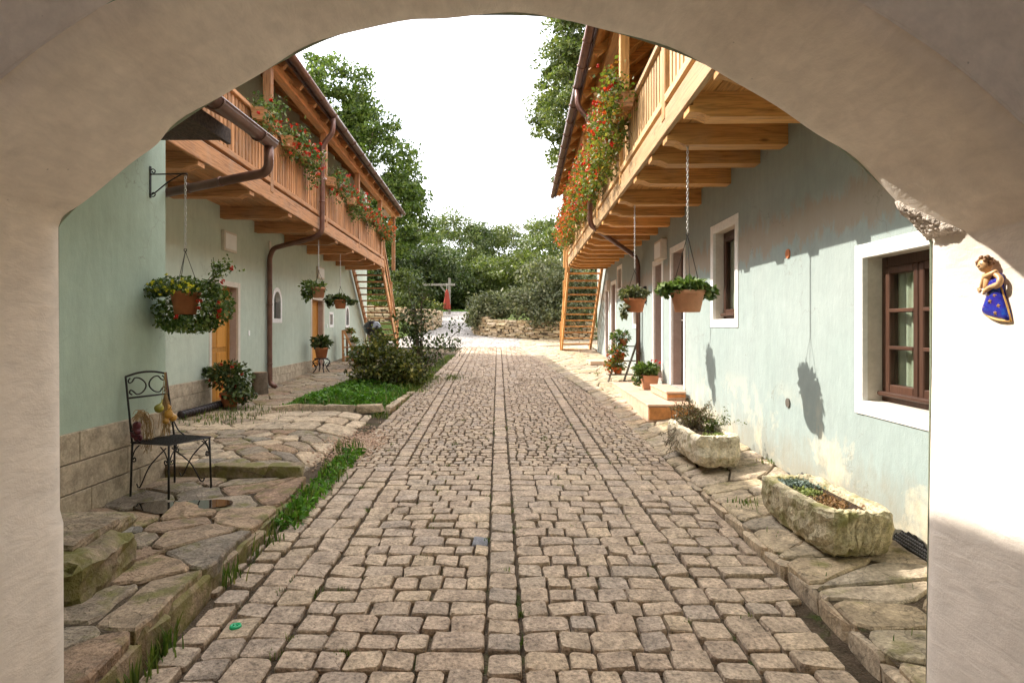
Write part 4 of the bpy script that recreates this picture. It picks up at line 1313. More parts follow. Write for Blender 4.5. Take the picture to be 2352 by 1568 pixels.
        w = y1 - y0 - .1; h = z1 - z0 - .06
        for (pa, pb) in panels:
            for (qa, qb) in ((0.10, 0.47), (0.53, 0.90)):
                p = MB(); self.bx(p, -d - .01, -d + .012, y0 + .05 + w * qa, y0 + .05 + w * qb, z0 + h * pa, z0 + h * pb, .010)
                p.build('panel', M['glass'] if glazed else mat, dr)
        hy = y1 - .11 if handle == 'far' else y0 + .11
        hd = MB(); self.bx(hd, -d, -d + .008, hy - .018, hy + .018, z0 + .92, z0 + 1.12, .003)
        hd.tube([(s * (-d + .008), hy, z0 + 1.05), (s * (-d + .05), hy, z0 + 1.05), (s * (-d + .05), hy - .11 if handle == 'far' else hy + .11, z0 + 1.05)], 0.008, 6)
        hd.build('handle', M['chrome'], dr, True)
        if trim: self.surround(dr, y0, y1, z0, z1, trim, mat=trim_mat, bottom=False)
        return dr
    def arched_window(self, y0, y1, z0, z1, w=0.09):
        """small niche window with a round head in a white surround"""
        s = self.s; r = (y1 - y0) / 2; cy = (y0 + y1) / 2; zc = z1 - r
        def outline(g, zb):
            p = [(cy + (r + g), zb), (cy + (r + g), zc)]
            for k in range(1, 12):
                a = math.pi * k / 12; p.append((cy + (r + g) * math.cos(a), zc + (r + g) * math.sin(a)))
            p += [(cy - (r + g), zc), (cy - (r + g), zb)]
            return p
        ins = outline(0, z0); out = outline(w, z0 - w); n = len(ins)
        V = [(s * 0.012, y, z) for y, z in ins] + [(s * 0.012, y, z) for y, z in out] + [(-s * 0.10, y, z) for y, z in ins] + [(-s * 0.002, y, z) for y, z in out]
        F = []
        for i in range(n):
            j = (i + 1) % n
            F += [(i, j, n + j, n + i), (i, 2 * n + i, 2 * n + j, j), (n + i, n + j, 3 * n + j, 3 * n + i)]
        mb = MB(); mb.bar((-s * 0.085, cy, z0), (-s * 0.085, cy, z1), 0.025, 0.025)
        mb.bar((-s * 0.085, cy - r, zc - .02), (-s * 0.085, cy + r, zc - .02), 0.025, 0.02)
        win = mb.build('window', M['wdz'], self.r)
        link('surround', mesh_from('surround', V, F), M['white'], win)
        g = MB(); self.bx(g, -0.102, -0.098, y0, y1, z0, z1); g.build('pane', M['glass'], win)
        bk = MB(); self.bx(bk, -0.4, -0.38, y0 - .1, y1 + .1, z0 - .1, z1 + .1); bk.build('room_backdrop', M['interior'], win)
        return win
    def vent_box(self, y0, y1, z0, z1, t=0.085):
        mb = MB(); self.bx(mb, 0, t, y0, y1, z0, z1, 0.008)
        v = mb.build('vent_box', M['cream_trim'], self.r)
        fr = MB(); self.bx(fr, t, t + .008, y0 + .04, y1 - .04, z0 + .04, z1 - .04, .003); fr.build('vent_cover', M['whitep'], v)
        return v
    def balcony(self, y0, y1, proj, zj, beams, posts, w, pale, zrail, pitch, railpitch):
        s = self.s
        fb = zj + 0.10
        mb = MB()
        n = max(1, round((y1 - y0) / 4.6)); L = (y1 - y0) / n
        self.bx(mb, proj, proj + .045, y0, y1, fb, fb + 0.235, .008)
        bal = mb.build('balcony', M[pale + 'y'], self.r)
        # joists with a notched, chamfered outer end
        h = 0.20; bw = 0.17
        jm = MB()
        ends = [(-0.02, zj), (proj - 0.15, zj), (proj - 0.07, zj + 0.035), (proj + 0.02, zj + 0.04), (proj + 0.02, zj + 0.092), (proj - 0.01, zj + 0.095), (proj - 0.01, zj + h), (-0.02, zj + h)]
        m = len(ends)
        V = [(s * o, -bw / 2, z) for o, z in ends] + [(s * o, bw / 2, z) for o, z in ends]
        F = [tuple(range(m)) if s < 0 else tuple(range(m))[::-1], tuple(range(m, 2 * m))[::-1] if s < 0 else tuple(range(m, 2 * m))]
        for i in range(m):
            j = (i + 1) % m; f = (i, j, m + j, m + i); F.append(f[::-1] if s < 0 else f)
        jme = mesh_from('joist', V, F)
        jme.materials.append(M[w + 'x'])
        for yy in beams: link('joist', jme, None, bal, (0, yy, 0), (rng.uniform(-.01, .01), 0, rng.uniform(-.012, .012)))
        # floor planks
        pw = proj / 6; seg = 4
        for k in range(6):
            off = rng.uniform(0, 2)
            ya = y0
            while ya < y1 - .1:
                yb = min(y1, ya + rng.uniform(3.2, 4.4))
                p = MB(); self.bx(p, k * pw + .003, (k + 1) * pw - .003, ya, yb - .004, zj + h + .002, zj + h + .036, .003)
                p.build('plank', M[w + 'y'], bal); ya = yb
        # rails and balusters
        zf = fb + 0.235
        p = MB(); self.bx(p, proj - .03, proj + .05, y0, y1, zf + .045, zf + .125, .006); p.build('rail', M[pale + 'y'], bal)
        p = MB(); self.bx(p, proj - .04, proj + .06, y0, y1, zrail, zrail + .07, .010); p.build('hand_rail', M[pale + 'y'], bal)
        bm = MB(); bm.cbox((0, 0, 0), (.026, .072, zrail - zf - .125), .004); bme = bm.mesh('baluster'); bme.materials.append(M[pale + 'z'])
        yy = y0 + .08
        while yy < y1 - .05:
            if not any(abs(yy - q) < 0.10 for q in posts):
                link('baluster', bme, None, bal, (s * (proj + .01), yy, (zrail + zf + .125) / 2), (0, 0, rng.uniform(-.03, .03)))
            yy += pitch
        return bal
    def roof(self, y0, y1, oe, ze, slope, posts, proj, zfloor, w, purlin_mat, rafters=0.85, back=6.0):
        s = self.s
        ridge_o = -back / 2
        def zu(o): return ze + (oe - o) * slope
        V = []; zr = zu(ridge_o); ob = -back - 0.5
        oe2 = oe + 0.03
        V = [(s * oe2, y0, zu(oe2) + .02), (s * ridge_o, y0, zr + .02), (s * ob, y0, zu(oe2) + .1), (s * oe2, y1, zu(oe2) + .02), (s * ridge_o, y1, zr + .02), (s * ob, y1, zu(oe2) + .1)]
        V += [(x, y, z + .10) for x, y, z in V]
        F = [(0, 3, 4, 1), (1, 4, 5, 2), (6, 7, 10, 9), (7, 8, 11, 10), (0, 6, 9, 3), (0, 1, 7, 6), (1, 2, 8, 7), (3, 9, 10, 4), (4, 10, 11, 5), (2, 5, 11, 8)]
        rf = link('roof', mesh_from('roof', V, F), M['roof'], self.r)
        # underside boards
        k = 0; o = oe
        while o > -0.05:
            b = MB(); b.bar((s * (o - .085), y0 + .02, zu(o - .085) - .004), (s * (o - .085), y1 - .02, zu(o - .085) - .004), 0.166, 0.018, 0.002, up=(s * slope, 0, 1))
            b.build('roof_board', M[w + 'y'], rf); o -= 0.17 / math.sqrt(1 + slope * slope)
        a = Vector((s * (oe - .03), 0, zu(oe - .03) - .088)); bb = Vector((s * -0.25, 0, zu(-0.25) - .088))
        rm = MB(); rm.bar(a, bb, .09, .14, .005); rme = rm.mesh('rafter'); rme.materials.append(M[w + 'x'])
        yy = y0 + .2
        while yy < y1: link('rafter', rme, None, rf, (0, yy, 0)); yy += rafters
        p = MB(); zt = zu(proj) - .165
        self.bx(p, proj - .09, proj + .06, y0 + .05, y1 - .02, zt - .17, zt, .008); p.build('purlin', M[purlin_mat + 'y'], rf)
        pm_ = MB(); pm_.cbox((0, 0, (zfloor + zt - .17) / 2), (.125, .125, zt - .17 - zfloor), .008); pme = pm_.mesh('post'); pme.materials.append(M[purlin_mat + 'z'])
        for yy in posts: link('post', pme, None, rf, (s * (proj - .01), yy, 0))
        # fascia strip and gutter
        p = MB(); self.bx(p, oe + .005, oe + .03, y0, y1, ze - .07, ze + .07, .003); p.build('eaves_board', M['wdy'], rf)
        g = MB(); g.add(*half_gutter(s * (oe + .105), ze + .02, .072, y0, y1)); gu = g.build('gutter', M['copper'], self.r, True)
        yy = y0 + .4
        while yy < y1:
            b_ = MB(); b_.tube([(s * (oe + .105) + .078 * math.cos(q), 0, ze + .02 + .078 * math.sin(q)) for q in [math.pi + math.pi * i / 8 for i in range(9)]], .008, 5)
            b_.build('gutter_bracket', M['copper'], gu, True, loc=(0, yy, 0)); yy += 0.9
        return rf, gu
    def stairs(self, ya, za, yb, zb, o0, o1, n, w):
        s = self.s
        mb = MB()
        for o in (o0, o1): mb.bar((s * o, ya, za - .10), (s * o, yb, zb - .02), .055, .24, .006)
        st = mb.build('staircase', M[w + 'y'], self.r)
        tm = MB(); tm.cbox((0, 0, 0), (abs(o1 - o0) - .05, .24, .04), .005); tme = tm.mesh('tread'); tme.materials.append(M[w + 'x'])
        for k in range(n):
            t = (k + .7) / n
            link('tread', tme, None, st, (s * (o0 + o1) / 2, ya + (yb - ya) * t, za + (zb - za) * t - .02))
        p = MB(); p.bar((s * o1, ya - .02, za + .86), (s * o1, yb - .1, zb + .95), .06, .085, .008); p.build('stair_rail', M[w + 'y'], st)
        p = MB(); p.bar((s * (o1 + .02), ya + .02, za + .42), (s * (o1 + .02), yb - .1, zb + .50), .03, .10, .006); p.build('stair_rail', M[w + 'y'], st)
        for t in (0.02, 0.5, 0.97):
            yy = ya + (yb - ya) * t; zz = za + (zb - za) * t
            p = MB(); p.box(s * (o1 + .03) - .04, s * (o1 + .03) + .04, yy - .04, yy + .04, zz - .3 if t < .9 else zb - .05, zz + .92, .005); p.build('newel', M[w + 'z'], st)
        return st

# ---- right house
R = House('house', 'pale mint house in sun with honey larch balcony and white window surrounds', (2.44, 0, 0), -0.0186, -1)
holesR = [(3.52, 4.37, 1.22, 2.24, .14), (7.01, 7.82, 1.84, 2.94, .14), (9.26, 10.03, 0.80, 2.96, .18, M['door_jamb']), (10.73, 11.40, 0.80, 2.88, .18, M['door_jamb']),
          (12.95, 13.5, 1.80, 2.50, .15), (15.15, 15.75, 2.72, 3.22, .12), (16.1, 16.9, 0.90, 2.9, .18, M['door_jamb']), (17.45, 18.1, 0.95, 2.9, .18, M['door_jamb'])]
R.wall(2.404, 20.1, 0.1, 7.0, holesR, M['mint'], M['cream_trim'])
R.casement(3.52, 4.37, 1.22, 2.24, .14, 2, 3)
# the narrow window stands tilted open: its sash leans inwards
w2 = R.casement(7.01, 7.82, 1.84, 2.94, .14, 1, 1, curtain=True)
R.door(9.26, 10.03, 0.80, 2.96, .18, M['wdz'], label='dark glazed door nearest the narrow window', panels=((0.05, 0.3), (0.34, 0.62), (0.66, 0.95)))
R.door(10.73, 11.40, 0.80, 2.88, .18, M['wdz'], label='dark door beside the down pipe')
R.casement(12.95, 13.5, 1.80, 2.50, .15, 1, 1, curtain=False, trim=0.09)
R.casement(15.15, 15.75, 2.72, 3.22, .12, 1, 1, curtain=False, trim=0.08)
R.door(16.1, 16.9, 0.90, 2.9, .18, M['wdz']); R.door(17.45, 18.1, 0.95, 2.9, .18, M['wdz'])
R.vent_box(10.34, 10.86, 2.90, 3.24, .11); R.vent_box(17.05, 17.35, 2.75, 3.05, .10)
beamsR = [2.7, 3.4, 4.15, 4.92, 5.67, 6.33, 7.24, 8.41, 9.31, 10.23, 11.16, 11.86, 12.6, 13.35, 14.1, 14.85, 15.6, 16.35, 17.1, 17.7]
postsR = [3.2, 5.65, 8.2, 10.75, 13.3, 15.7, 17.72]
balR = R.balcony(2.45, 17.8, 1.09, 3.43, beamsR, postsR, 'wr', 'wp', 4.43, 0.128, 1)
roofR, gutR = R.roof(2.45, 20.3, 1.36, 6.06, 0.75, postsR + [19.8], 1.09, 3.66, 'wr', 'wr')
R.stairs(17.85, 3.70, 21.3, 0.92, 0.12, 1.10, 14, 'wr')
dp = MB(); dp.tube(rounded_path([(-1.465, 10.95, 6.0), (-1.465, 10.95, 5.72), (-1.24, 10.95, 5.45), (-1.24, 10.95, 3.58), (-0.16, 12.4, 3.18), (-0.075, 12.55, 3.02), (-0.075, 12.55, 0.62)], .14, 7), .047, 12)
pR = dp.build('down_pipe', M['copper'], gutR, True)
for zz in (1.2, 2.2, 4.1, 5.0):
    x_, y_ = (-0.075, 12.55) if zz < 3 else (-1.24, 10.95)
    b_ = MB(); b_.tube([(x_, y_, zz - .015), (x_, y_, zz + .015)], .054, 12); b_.build('pipe_bracket', M['copper'], pR, True)
# small wall fittings
for (yy, zz, mt, nm) in ((5.61, 2.42, M['terracotta'], 'vent_disc'), (5.61, 1.05, M['interior'], 'vent_hole')):
    v = MB(); v.tube([(0.01, yy, zz), (-0.012, yy, zz)], .043, 18); v.build(nm, mt, R.r)
lm = MB(); lm.box(-.06, 0, 12.05, 12.13, 2.35, 2.55, .01); lm.box(-.05, -.01, 12.06, 12.12, 2.2, 2.33, .01); lm.build('wall_lamp', M['iron'], R.r)
# perforated foundation membrane where it shows above the paving
def membrane(ya, yb, h):
    V = []; F = []; n = 26
    for i in range(n + 1):
        t = i / n; yy = ya + (yb - ya) * t
        zg = 0.21 + 0.036 * yy - 0.02
        hh = h * (math.sin(math.pi * min(1, t * 1.15 + 0.12)) ** .6 if t < .87 else .15 + .2 * (1 - t)) + 0.01 * math.sin(i * 1.9)
        V += [(-.012, yy, zg), (-.012, yy, zg + max(.02, hh))]
    for i in range(n): F.append((2 * i, 2 * i + 2, 2 * i + 3, 2 * i + 1))
    o = link('foundation_membrane', mesh_from('foundation_membrane', V, F), M['membrane'], R.r)
    # dimples
    d = MB(); yy = ya + .02
    while yy < yb - .02:
        zg = 0.21 + 0.036 * yy
        t = (yy - ya) / (yb - ya); hh = h * (math.sin(math.pi * min(1, t * 1.15 + 0.12)) ** .6 if t < .87 else .1)
        z = zg + .012
        while z < zg + hh - .03:
            d.ball((-.014, yy, z), .0085, 6, 4, .6, 1, 1); z += .022
        yy += .022
    q = d.build('dimples', M['dimple'], o, True); stuff(q)
M['membrane'] = m_plain('membrane_black', (0.035, 0.033, 0.035), 0.45, 0, 0.2, 20, 0.1)
M['dimple'] = m_plain('membrane_dimple', (0.26, 0.25, 0.26), 0.4, 0, 0.2, 20, 0.0)
membrane(3.62, 4.15, .13); membrane(4.95, 5.62, .115)

# ---- left house
Lh = House('house', 'grey-green house in shade with aged larch balcony and orange pine doors', (-4.4, 0, 0), 0.0457, 1)
holesL = [(9.84, 10.9, 0.40, 2.44, .16, M['door_jamb']), (15.58, 16.7, 0.50, 2.45, .16, M['door_jamb']), (12.75, 13.17, 1.92, 2.49, .10), (19.42, 19.8, 1.80, 2.34, .10), (17.4, 17.72, 1.80, 2.10, .10)]
Lh.wall(5.9, 22.9, 0.1, 6.8, holesL, M['mint_left'], M['cream_trim'])
Lh.door(9.84, 10.9, 0.40, 2.44, .16, M['door_orange'], label='orange pine door beside the hanging basket', handle='near', trim_mat=M['cream_trim'])
Lh.door(15.58, 16.7, 0.50, 2.45, .16, M['door_orange'], label='far orange pine door behind the plant stand', handle='near', trim_mat=M['cream_trim'])
Lh.arched_window(12.75, 13.17, 1.92, 2.49); Lh.arched_window(19.42, 19.8, 1.80, 2.34, .08)
Lh.casement(17.4, 17.72, 1.80, 2.10, .09, 1, 1, curtain=False, trim=0.07)
Lh.vent_box(10.2, 10.72, 3.03, 3.37, .06); Lh.vent_box(16.0, 16.6, 3.02, 3.34, .06); Lh.vent_box(9.0, 9.5, 5.0, 5.35, .06)
beamsL = [7.0, 8.6, 10.28, 11.8, 13.5, 15.2, 16.8, 18.2, 19.4]
postsL = [6.1, 9.3, 12.55, 15.85, 19.3]
balL = Lh.balcony(5.95, 19.8, 1.10, 3.56, beamsL, postsL, 'wl', 'wl', 4.78, 0.118, 1)
roofL, gutL = Lh.roof(2.5, 22.5, 1.33, 5.90, 0.72, postsL + [22.2], 1.10, 3.8, 'wl', 'wl')
Lh.stairs(19.85, 3.82, 23.2, 1.0, 0.12, 1.08, 14, 'wl')
dp = MB(); dp.tube(rounded_path([(1.435, 11.9, 5.82), (1.435, 11.9, 5.55), (1.215, 11.93, 5.30), (1.215, 11.93, 3.60), (1.05, 11.96, 3.50), (0.16, 12.28, 3.33), (0.07, 12.32, 3.16), (0.07, 12.32, 0.62), (0.20, 12.32, 0.52)], .13, 7), .05, 12)
pL = dp.build('down_pipe', M['copper'], gutL, True)
for zz in (1.0, 2.2, 4.2, 5.1):
    x_, y_ = (0.07, 12.32) if zz < 3.2 else (1.215, 11.93)
    b_ = MB(); b_.tube([(x_, y_, zz - .015), (x_, y_, zz + .015)], .057, 12); b_.build('pipe_bracket', M['copper'], pL, True)
wb = MB(); Lh.bx(wb, 0.0, 1.36, 22.5, 22.54, 5.80, 6.05, .004); wb.build('gable_board', M['whitep'], roofL)
st_ = MB(); Lh.bx(st_, 0, .02, 12.46, 12.56, .45, 3.5, .004); st_.build('pilaster_strip', M['cream_trim'], Lh.r)
sw = MB(); Lh.bx(sw, 0, .02, 11.35, 11.43, 1.58, 1.68, .006); sw.build('light_switch', M['whitep'], Lh.r)
sw = MB(); Lh.bx(sw, 0, .02, 17.0, 17.08, 1.72, 1.82, .006); sw.build('light_switch', M['whitep'], Lh.r)
def plinthL(ya, yb, top, courses=3):
    z0 = 0.36; h = (top - z0) / courses
    for c_ in range(courses):
        yy = ya
        while yy < yb - .04:
            Lb = rng.uniform(.42, .75)
            if yb - yy < Lb * 1.4: Lb = yb - yy
            p = MB(); p.cbox((.016, yy + Lb / 2, z0 + h * (c_ + .5)), (.05, Lb - .006, h - .005), .004)
            p.build('plinth_block', M['plinth'], Lh.r); yy += Lb
plinthL(6.2, 9.74, 0.93); plinthL(12.58, 15.48, 0.90)
# ------------------------------------------------------------------ props
def pot_profile(r, h, rim=0.018):
    return [(r * .66, 0), (r * .70, .004), (r * .92, h * .82), (r * .94, h * .82), (r * 1.0, h * .83), (r * 1.02, h * .99), (r * .99, h), (r * .90, h), (r * .88, h * .86), (r * .05, h * .84)]
def pot(parent, r, h, mat, loc=(0, 0, 0), name='pot', n=24):
    mb = MB(); mb.lathe(pot_profile(r, h), n, cap_bottom=True)
    p = mb.build(name, mat, parent, True, loc=loc)
    s = MB(); s.lathe([(r * .88, h * .88), (r * .02, h * .90)], n); s.build('soil', M['soil'], p, True)
    return p
def scroll(c, r0, turns, dirs, a0=0.0, n=26):
    """flat spiral in the plane of dirs=(u,v) round c"""
    u, v = Vector(dirs[0]), Vector(dirs[1]); c = Vector(c); out = []
    for i in range(n + 1):
        t = i / n; a = a0 + turns * 2 * math.pi * t; r = r0 * (1 - .82 * t)
        out.append(c + u * r * math.cos(a) + v * r * math.sin(a))
    return out
def chain(mb, a, b, link_len=0.034, r=0.0034):
    a = Vector(a); b = Vector(b); d = (b - a); n = max(2, int(d.length / (link_len * .78))); d.normalize()
    s = Vector((1, 0, 0)); u = d.cross(s).normalized(); s = u.cross(d).normalized()
    for i in range(n):
        c = a.lerp(b, (i + .5) / n); w = s if i % 2 else u
        pts = []
        for k in range(10):
            t = 2 * math.pi * k / 10
            pts.append(c + d * math.sin(t) * link_len * .5 + w * math.cos(t) * link_len * .26)
        mb.tube(pts, r, 5, closed=True)
def hanging_basket(label, hook, zring, zpot, r, h, chain_r=0.0034):
    """root at the pot's foot"""
    root = empty('hanging_basket', (hook[0], hook[1], zpot)); tag(root, label, 'hanging basket', 'hanging flower baskets')
    top = hook[2] - zpot; zr = zring - zpot
    c = MB(); chain(c, (0, 0, zr), (0, 0, top), r=chain_r); c.build('chain', M['chrome'], root, True)
    hk = MB(); hk.tube([(0.012 * math.cos(t), 0, zr - .012 + .014 * math.sin(t)) for t in [2 * math.pi * k / 12 for k in range(12)]], .004, 6, closed=True); hk.build('ring', M['iron'], root, True)
    for k in range(3):
        a = 2 * math.pi * k / 3 + .4
        cd = MB(); cd.tube([(0, 0, zr - .02), (r * .98 * math.cos(a), r * .98 * math.sin(a), h * .95)], .0032, 5); cd.build('cord', M['iron'], root)
    return root
def spray(root, name, P, size, mat, aspect=.6, seed=1, up=.5):
    return leaves(name, P, size, mat, root, aspect, up, np.random.default_rng(seed))

g = np.random.default_rng(5)
# near left basket on its wrought-iron bracket
hb = hanging_basket('large hanging basket with yellow and red flowers beside the iron bracket', (-2.985, 5.57, 3.12), 2.46, 1.86, .128, .21)
pot(hb, .128, .21, M['terracotta'])
P = np.concatenate([
    ellipsoid_points((-.02, 0, .25), (.33, .26, .10), 900, .2, g), ellipsoid_points((-.28, .02, .2), (.14, .12, .07), 220, .1, g),
    ellipsoid_points((-.17, .10, .02), (.17, .2, .17), 700, .5, g), ellipsoid_points((.02, .02, -.09), (.30, .24, .09), 900, .3, g),
    ellipsoid_points((.27, .03, .08), (.15, .2, .2), 900, .3, g)])
spray(hb, 'foliage', P, .038, M['leaf_pot'], .65, 3)
P2 = np.array([(.25 + .018 * t * 10 * .3 + g.normal() * .03, .02 + g.normal() * .03, .25 + .22 * t + g.normal() * .02) for t in np.linspace(0, 1, 150)])
P3 = np.array([(.36 + g.normal() * .06, .02 + g.normal() * .04, .43 + g.normal() * .045) for _ in range(90)]); stuff(spray(hb, 'tall_spray', np.concatenate([P2, P3]), .032, M['leaf_pot'], .6, 4))
sm = MB()
for k in range(9): sm.tube(smooth_path([(.12, 0, .2), (.24 + g.normal() * .02, .01, .33), (.32 + g.normal() * .06, .02, .46 + g.normal() * .03)], 4), .0028, 5)
sm.build('stem', M['leaf_pot'], hb)
blossoms('yellow_blossoms', np.array([(g.uniform(-.26, .22), -.20 + g.normal() * .03, .25 + g.normal() * .035) for _ in range(26)]), .026, M['yellow'], hb, g)
blossoms('red_blossoms', np.concatenate([np.array([(.20, -.14, .12), (.19, -.13, .06), (.35, -.1, .10), (.37, -.1, .03), (.33, -.1, -.02), (.02, -.17, -.03), (.34, 0, .30), (.42, 0, .42)]) + g.normal(size=(8, 3)) * .008 for _ in range(3)]), .026, M['red'], hb, g)
br = empty('wall_bracket', (-3.32, 5.59, 2.93)); tag(br, 'black wrought-iron bracket on the green wing wall', 'bracket')
b1 = MB(); b1.box(0, .008, -.012, .012, 0, .29, .002); b1.build('wall_plate', M['iron'], br)
b1 = MB(); b1.tube([(.005, 0, .215), (.345, -.02, .215), (.355, -.02, .20)], .0065, 6); b1.build('arm', M['iron'], br, True)
b1 = MB(); b1.tube(smooth_path([(.01, 0, .03), (.05, 0, .05), (.17, -.01, .14), (.30, -.02, .21)], 5), .006, 6); b1.build('brace', M['iron'], br, True)
for zz, sg in ((.035, 1), (.24, -1)):
    b1 = MB(); b1.tube(scroll((.03, 0, zz), .03, 1.2, ((1, 0, 0), (0, 0, sg)), 2.6), .005, 6); b1.build('scroll', M['iron'], br, True)

def trailing_basket(label, hook, zring, zpot, r, h, seed, mat, shape, leafs=.05, n=520):
    gg = np.random.default_rng(seed)
    root = hanging_basket(label, hook, zring, zpot, r, h, .0045); pot(root, r, h, M['terracotta_pale'] if mat == 'leaf_pot' else M['terracotta'])
    P = [ellipsoid_points(c, rd, int(n * f), .2, gg) for c, rd, f in shape]
    spray(root, 'foliage', np.concatenate(P), leafs, M[mat], .65, seed)
    return root
trailing_basket('terracotta hanging pot with broad green leaves in front of the narrow window', (1.636, 5.68, 3.44), 2.62, 1.885, .162, .20, 61, 'leaf_pot', [((0, 0, .24), (.22, .2, .085), .8), ((-.20, -.02, .20), (.1, .1, .08), .25), ((.19, 0, .18), (.09, .12, .07), .25)], .065, 520)
trailing_basket('smaller hanging pot by the right down pipe with trailing leaves', (1.70, 8.44, 3.44), 2.55, 1.95, .155, .19, 62, 'leaf_grey', [((-.02, 0, .25), (.22, .2, .12), .9), ((-.15, -.05, .02), (.07, .08, .12), .2)], .06, 520)
trailing_basket('left hanging basket above the far orange door', (-4.10, 12.92, 3.58), 2.95, 2.36, .15, .22, 63, 'leaf_pot', [((-.12, 0, .22), (.3, .25, .17), .8), ((-.24, 0, .05), (.14, .15, .14), .25)], .075, 420)
trailing_basket('left hanging basket near the far stairs with dark leaves', (-4.28, 15.2, 3.58), 2.75, 2.2, .165, .22, 64, 'leaf_dark', [((-.05, 0, .24), (.34, .3, .12), .8), ((-.27, 0, .12), (.12, .12, .12), .2), ((.3, 0, .16), (.14, .12, .09), .2)], .085, 420)

# wrought-iron chair
ch = empty('iron_chair', (-2.93, 5.25, .325), -.35); tag(ch, 'black wrought-iron chair with scrolled back on the flagstone platform', 'chair')
for (sx, sy) in ((1, 1), (1, -1), (-1, 1), (-1, -1)):
    l = MB(); l.tube([(sx * .215, sy * .215, 0), (sx * .205, sy * .205, .45)], .0085, 8); l.build('leg', M['iron'], ch, True)
st = MB(); st.tube([(-.21, -.21, .452), (.21, -.21, .452), (.21, .21, .452), (-.21, .21, .452)], .009, 8, closed=True); st.build('seat_frame', M['iron'], ch, True)
sm = MB()
for k in range(29):
    t = -.2 + .4 * k / 28
    sm.box(t - .0034, t + .0034, -.205, .205, .448, .4505); sm.box(-.205, .205, t - .0034, t + .0034, .4508, .4532)
sm.build('seat_mesh', M['iron'], ch)
def bk(y, z): return (-.21 - .16 * (z - .45), y, z)
for sy in (-1, 1):
    b = MB(); b.tube(smooth_path([bk(sy * .205, .45), bk(sy * .2, .7), bk(sy * .195, 1.0)], 4), .0085, 8); b.build('backrest_post', M['iron'], ch, True)
    b = MB(); b.tube(smooth_path([(-.10, sy * .212, .455), (-.17, sy * .21, .50), bk(sy * .2, .62)], 5), .006, 6); b.build('backrest_brace', M['iron'], ch, True)
b = MB(); b.tube(smooth_path([bk(-.195, 1.0), bk(-.1, 1.022), bk(0, 1.03), bk(.1, 1.022), bk(.195, 1.0)], 4), .009, 8); b.build('backrest_rail', M['iron'], ch, True)
b = MB(); b.tube([bk(-.198, .82), bk(.198, .82)], .008, 8); b.build('backrest_rail', M['iron'], ch, True)
for sy in (-1, 1):
    b = MB(); pts = [bk(sy * y, z) for y, z in ((.155, .985), (.175, .965), (.165, .945), (.14, .955), (.11, .985), (.06, .975), (.02, .935), (.02, .895), (.06, .855), (.11, .845), (.14, .872), (.165, .885), (.175, .862), (.155, .845))]
    b.tube(smooth_path(pts, 4), .006, 6); b.build('scroll', M['iron'], ch, True)
def apron(p, q, sc):
    a, c = Vector(p), Vector(q); d = (c - a).normalized()
    b = MB(); b.tube(smooth_path([a + d * .06 + Vector((0, 0, .02)), a + d * .10 + Vector((0, 0, .0)), a.lerp(c, .5) + Vector((0, 0, .18)), c - d * .03 + Vector((0, 0, .34))], 6), .0055, 6); b.build('apron_brace', M['iron'], ch, True)
    for e, sg in ((a, 1), (c, -1)):
        b = MB(); b.tube(smooth_path([e + d * sg * .09 + Vector((0, 0, .345)), e + d * sg * .04 + Vector((0, 0, .30)), e + d * sg * .012 + Vector((0, 0, .24))], 5) + scroll(e + d * sg * .032 + Vector((0, 0, .225)), .026, 1.1 * sg, ((d.x, d.y, 0), (0, 0, 1)), math.pi * (1 if sg > 0 else 0))[2:], .005, 6); b.build('apron_scroll', M['iron'], ch, True)
apron((-.21, -.21, .09), (.21, -.21, .09), 1); apron((.21, .21, .09), (.21, -.21, .09), 1); apron((-.21, .21, .09), (.21, .21, .09), 1)
# onions hung on the chair back
CH = Matrix.Translation((-2.93, 5.25, .325)) @ Matrix.Rotation(-.35, 4, 'Z')
def chp(x, y, z): return CH @ Vector((x, y, z))
base = chp(-.20, .10, .62)
on = empty('onion_string', base); tag(on, 'string of golden onions hanging from the chair back', 'onions')
rg4 = random.Random(14)
for k, (dx, dy, dz, r, mt) in enumerate([(-.01, -.07, .09, .040, 'onion_green'), (.03, 0, .03, .042, 'onion'), (.03, .07, -.01, .038, 'onion'), (.0, .04, .08, .034, 'onion'), (.02, -.02, -.03, .030, 'onion')]):
    o = MB(); o.lathe([(.001, -r), (r * .55, -r * .86), (r * .95, -r * .3), (r, .1 * r), (r * .75, .62 * r), (r * .3, .98 * r), (r * .14, 1.4 * r), (r * .08, 2.0 * r)], 14)
    o.build('onion', M[mt], on, True, loc=(dx, dy, dz), rot=(rg4.uniform(-.5, .5), rg4.uniform(-.5, .5), 0))
s_ = MB()
for k in range(38):
    y0_ = rg4.uniform(-.04, .06)
    s_.tube(smooth_path([(0, rg4.uniform(-.01, .03), .40 if k < 8 else .2), (rg4.uniform(-.02, .03), y0_, rg4.uniform(.05, .12)), (rg4.uniform(-.03, .04), y0_ + rg4.uniform(-.05, .05), rg4.uniform(-.2, -.02))], 4), .0026, 4)
s_.build('dried_stalks', M['straw'], on)
rb = MB(); rb.tube([(0, .02, .40), (.012, .02, .22)], .006, 6); rb.build('ribbon', M['onion_red'], on)
base = chp(-.19, -.19, .455)
gd = empty('onion_bundle', base); tag(gd, 'straw-tied bundle of red onions leaning on the chair seat', 'onions')
for k in range(5):
    r = rg4.uniform(.028, .036)
    o = MB(); o.lathe([(.001, -r), (r * .55, -r * .86), (r * .95, -r * .3), (r, .1 * r), (r * .75, .62 * r), (r * .3, .98 * r), (r * .1, 1.5 * r)], 12)
    o.build('onion', M['onion_red'], gd, True, loc=(rg4.uniform(0, .05), rg4.uniform(-.05, .07), .035 + k * .028), rot=(rg4.uniform(-1, 1), rg4.uniform(-1, 1), 0))
s_ = MB()
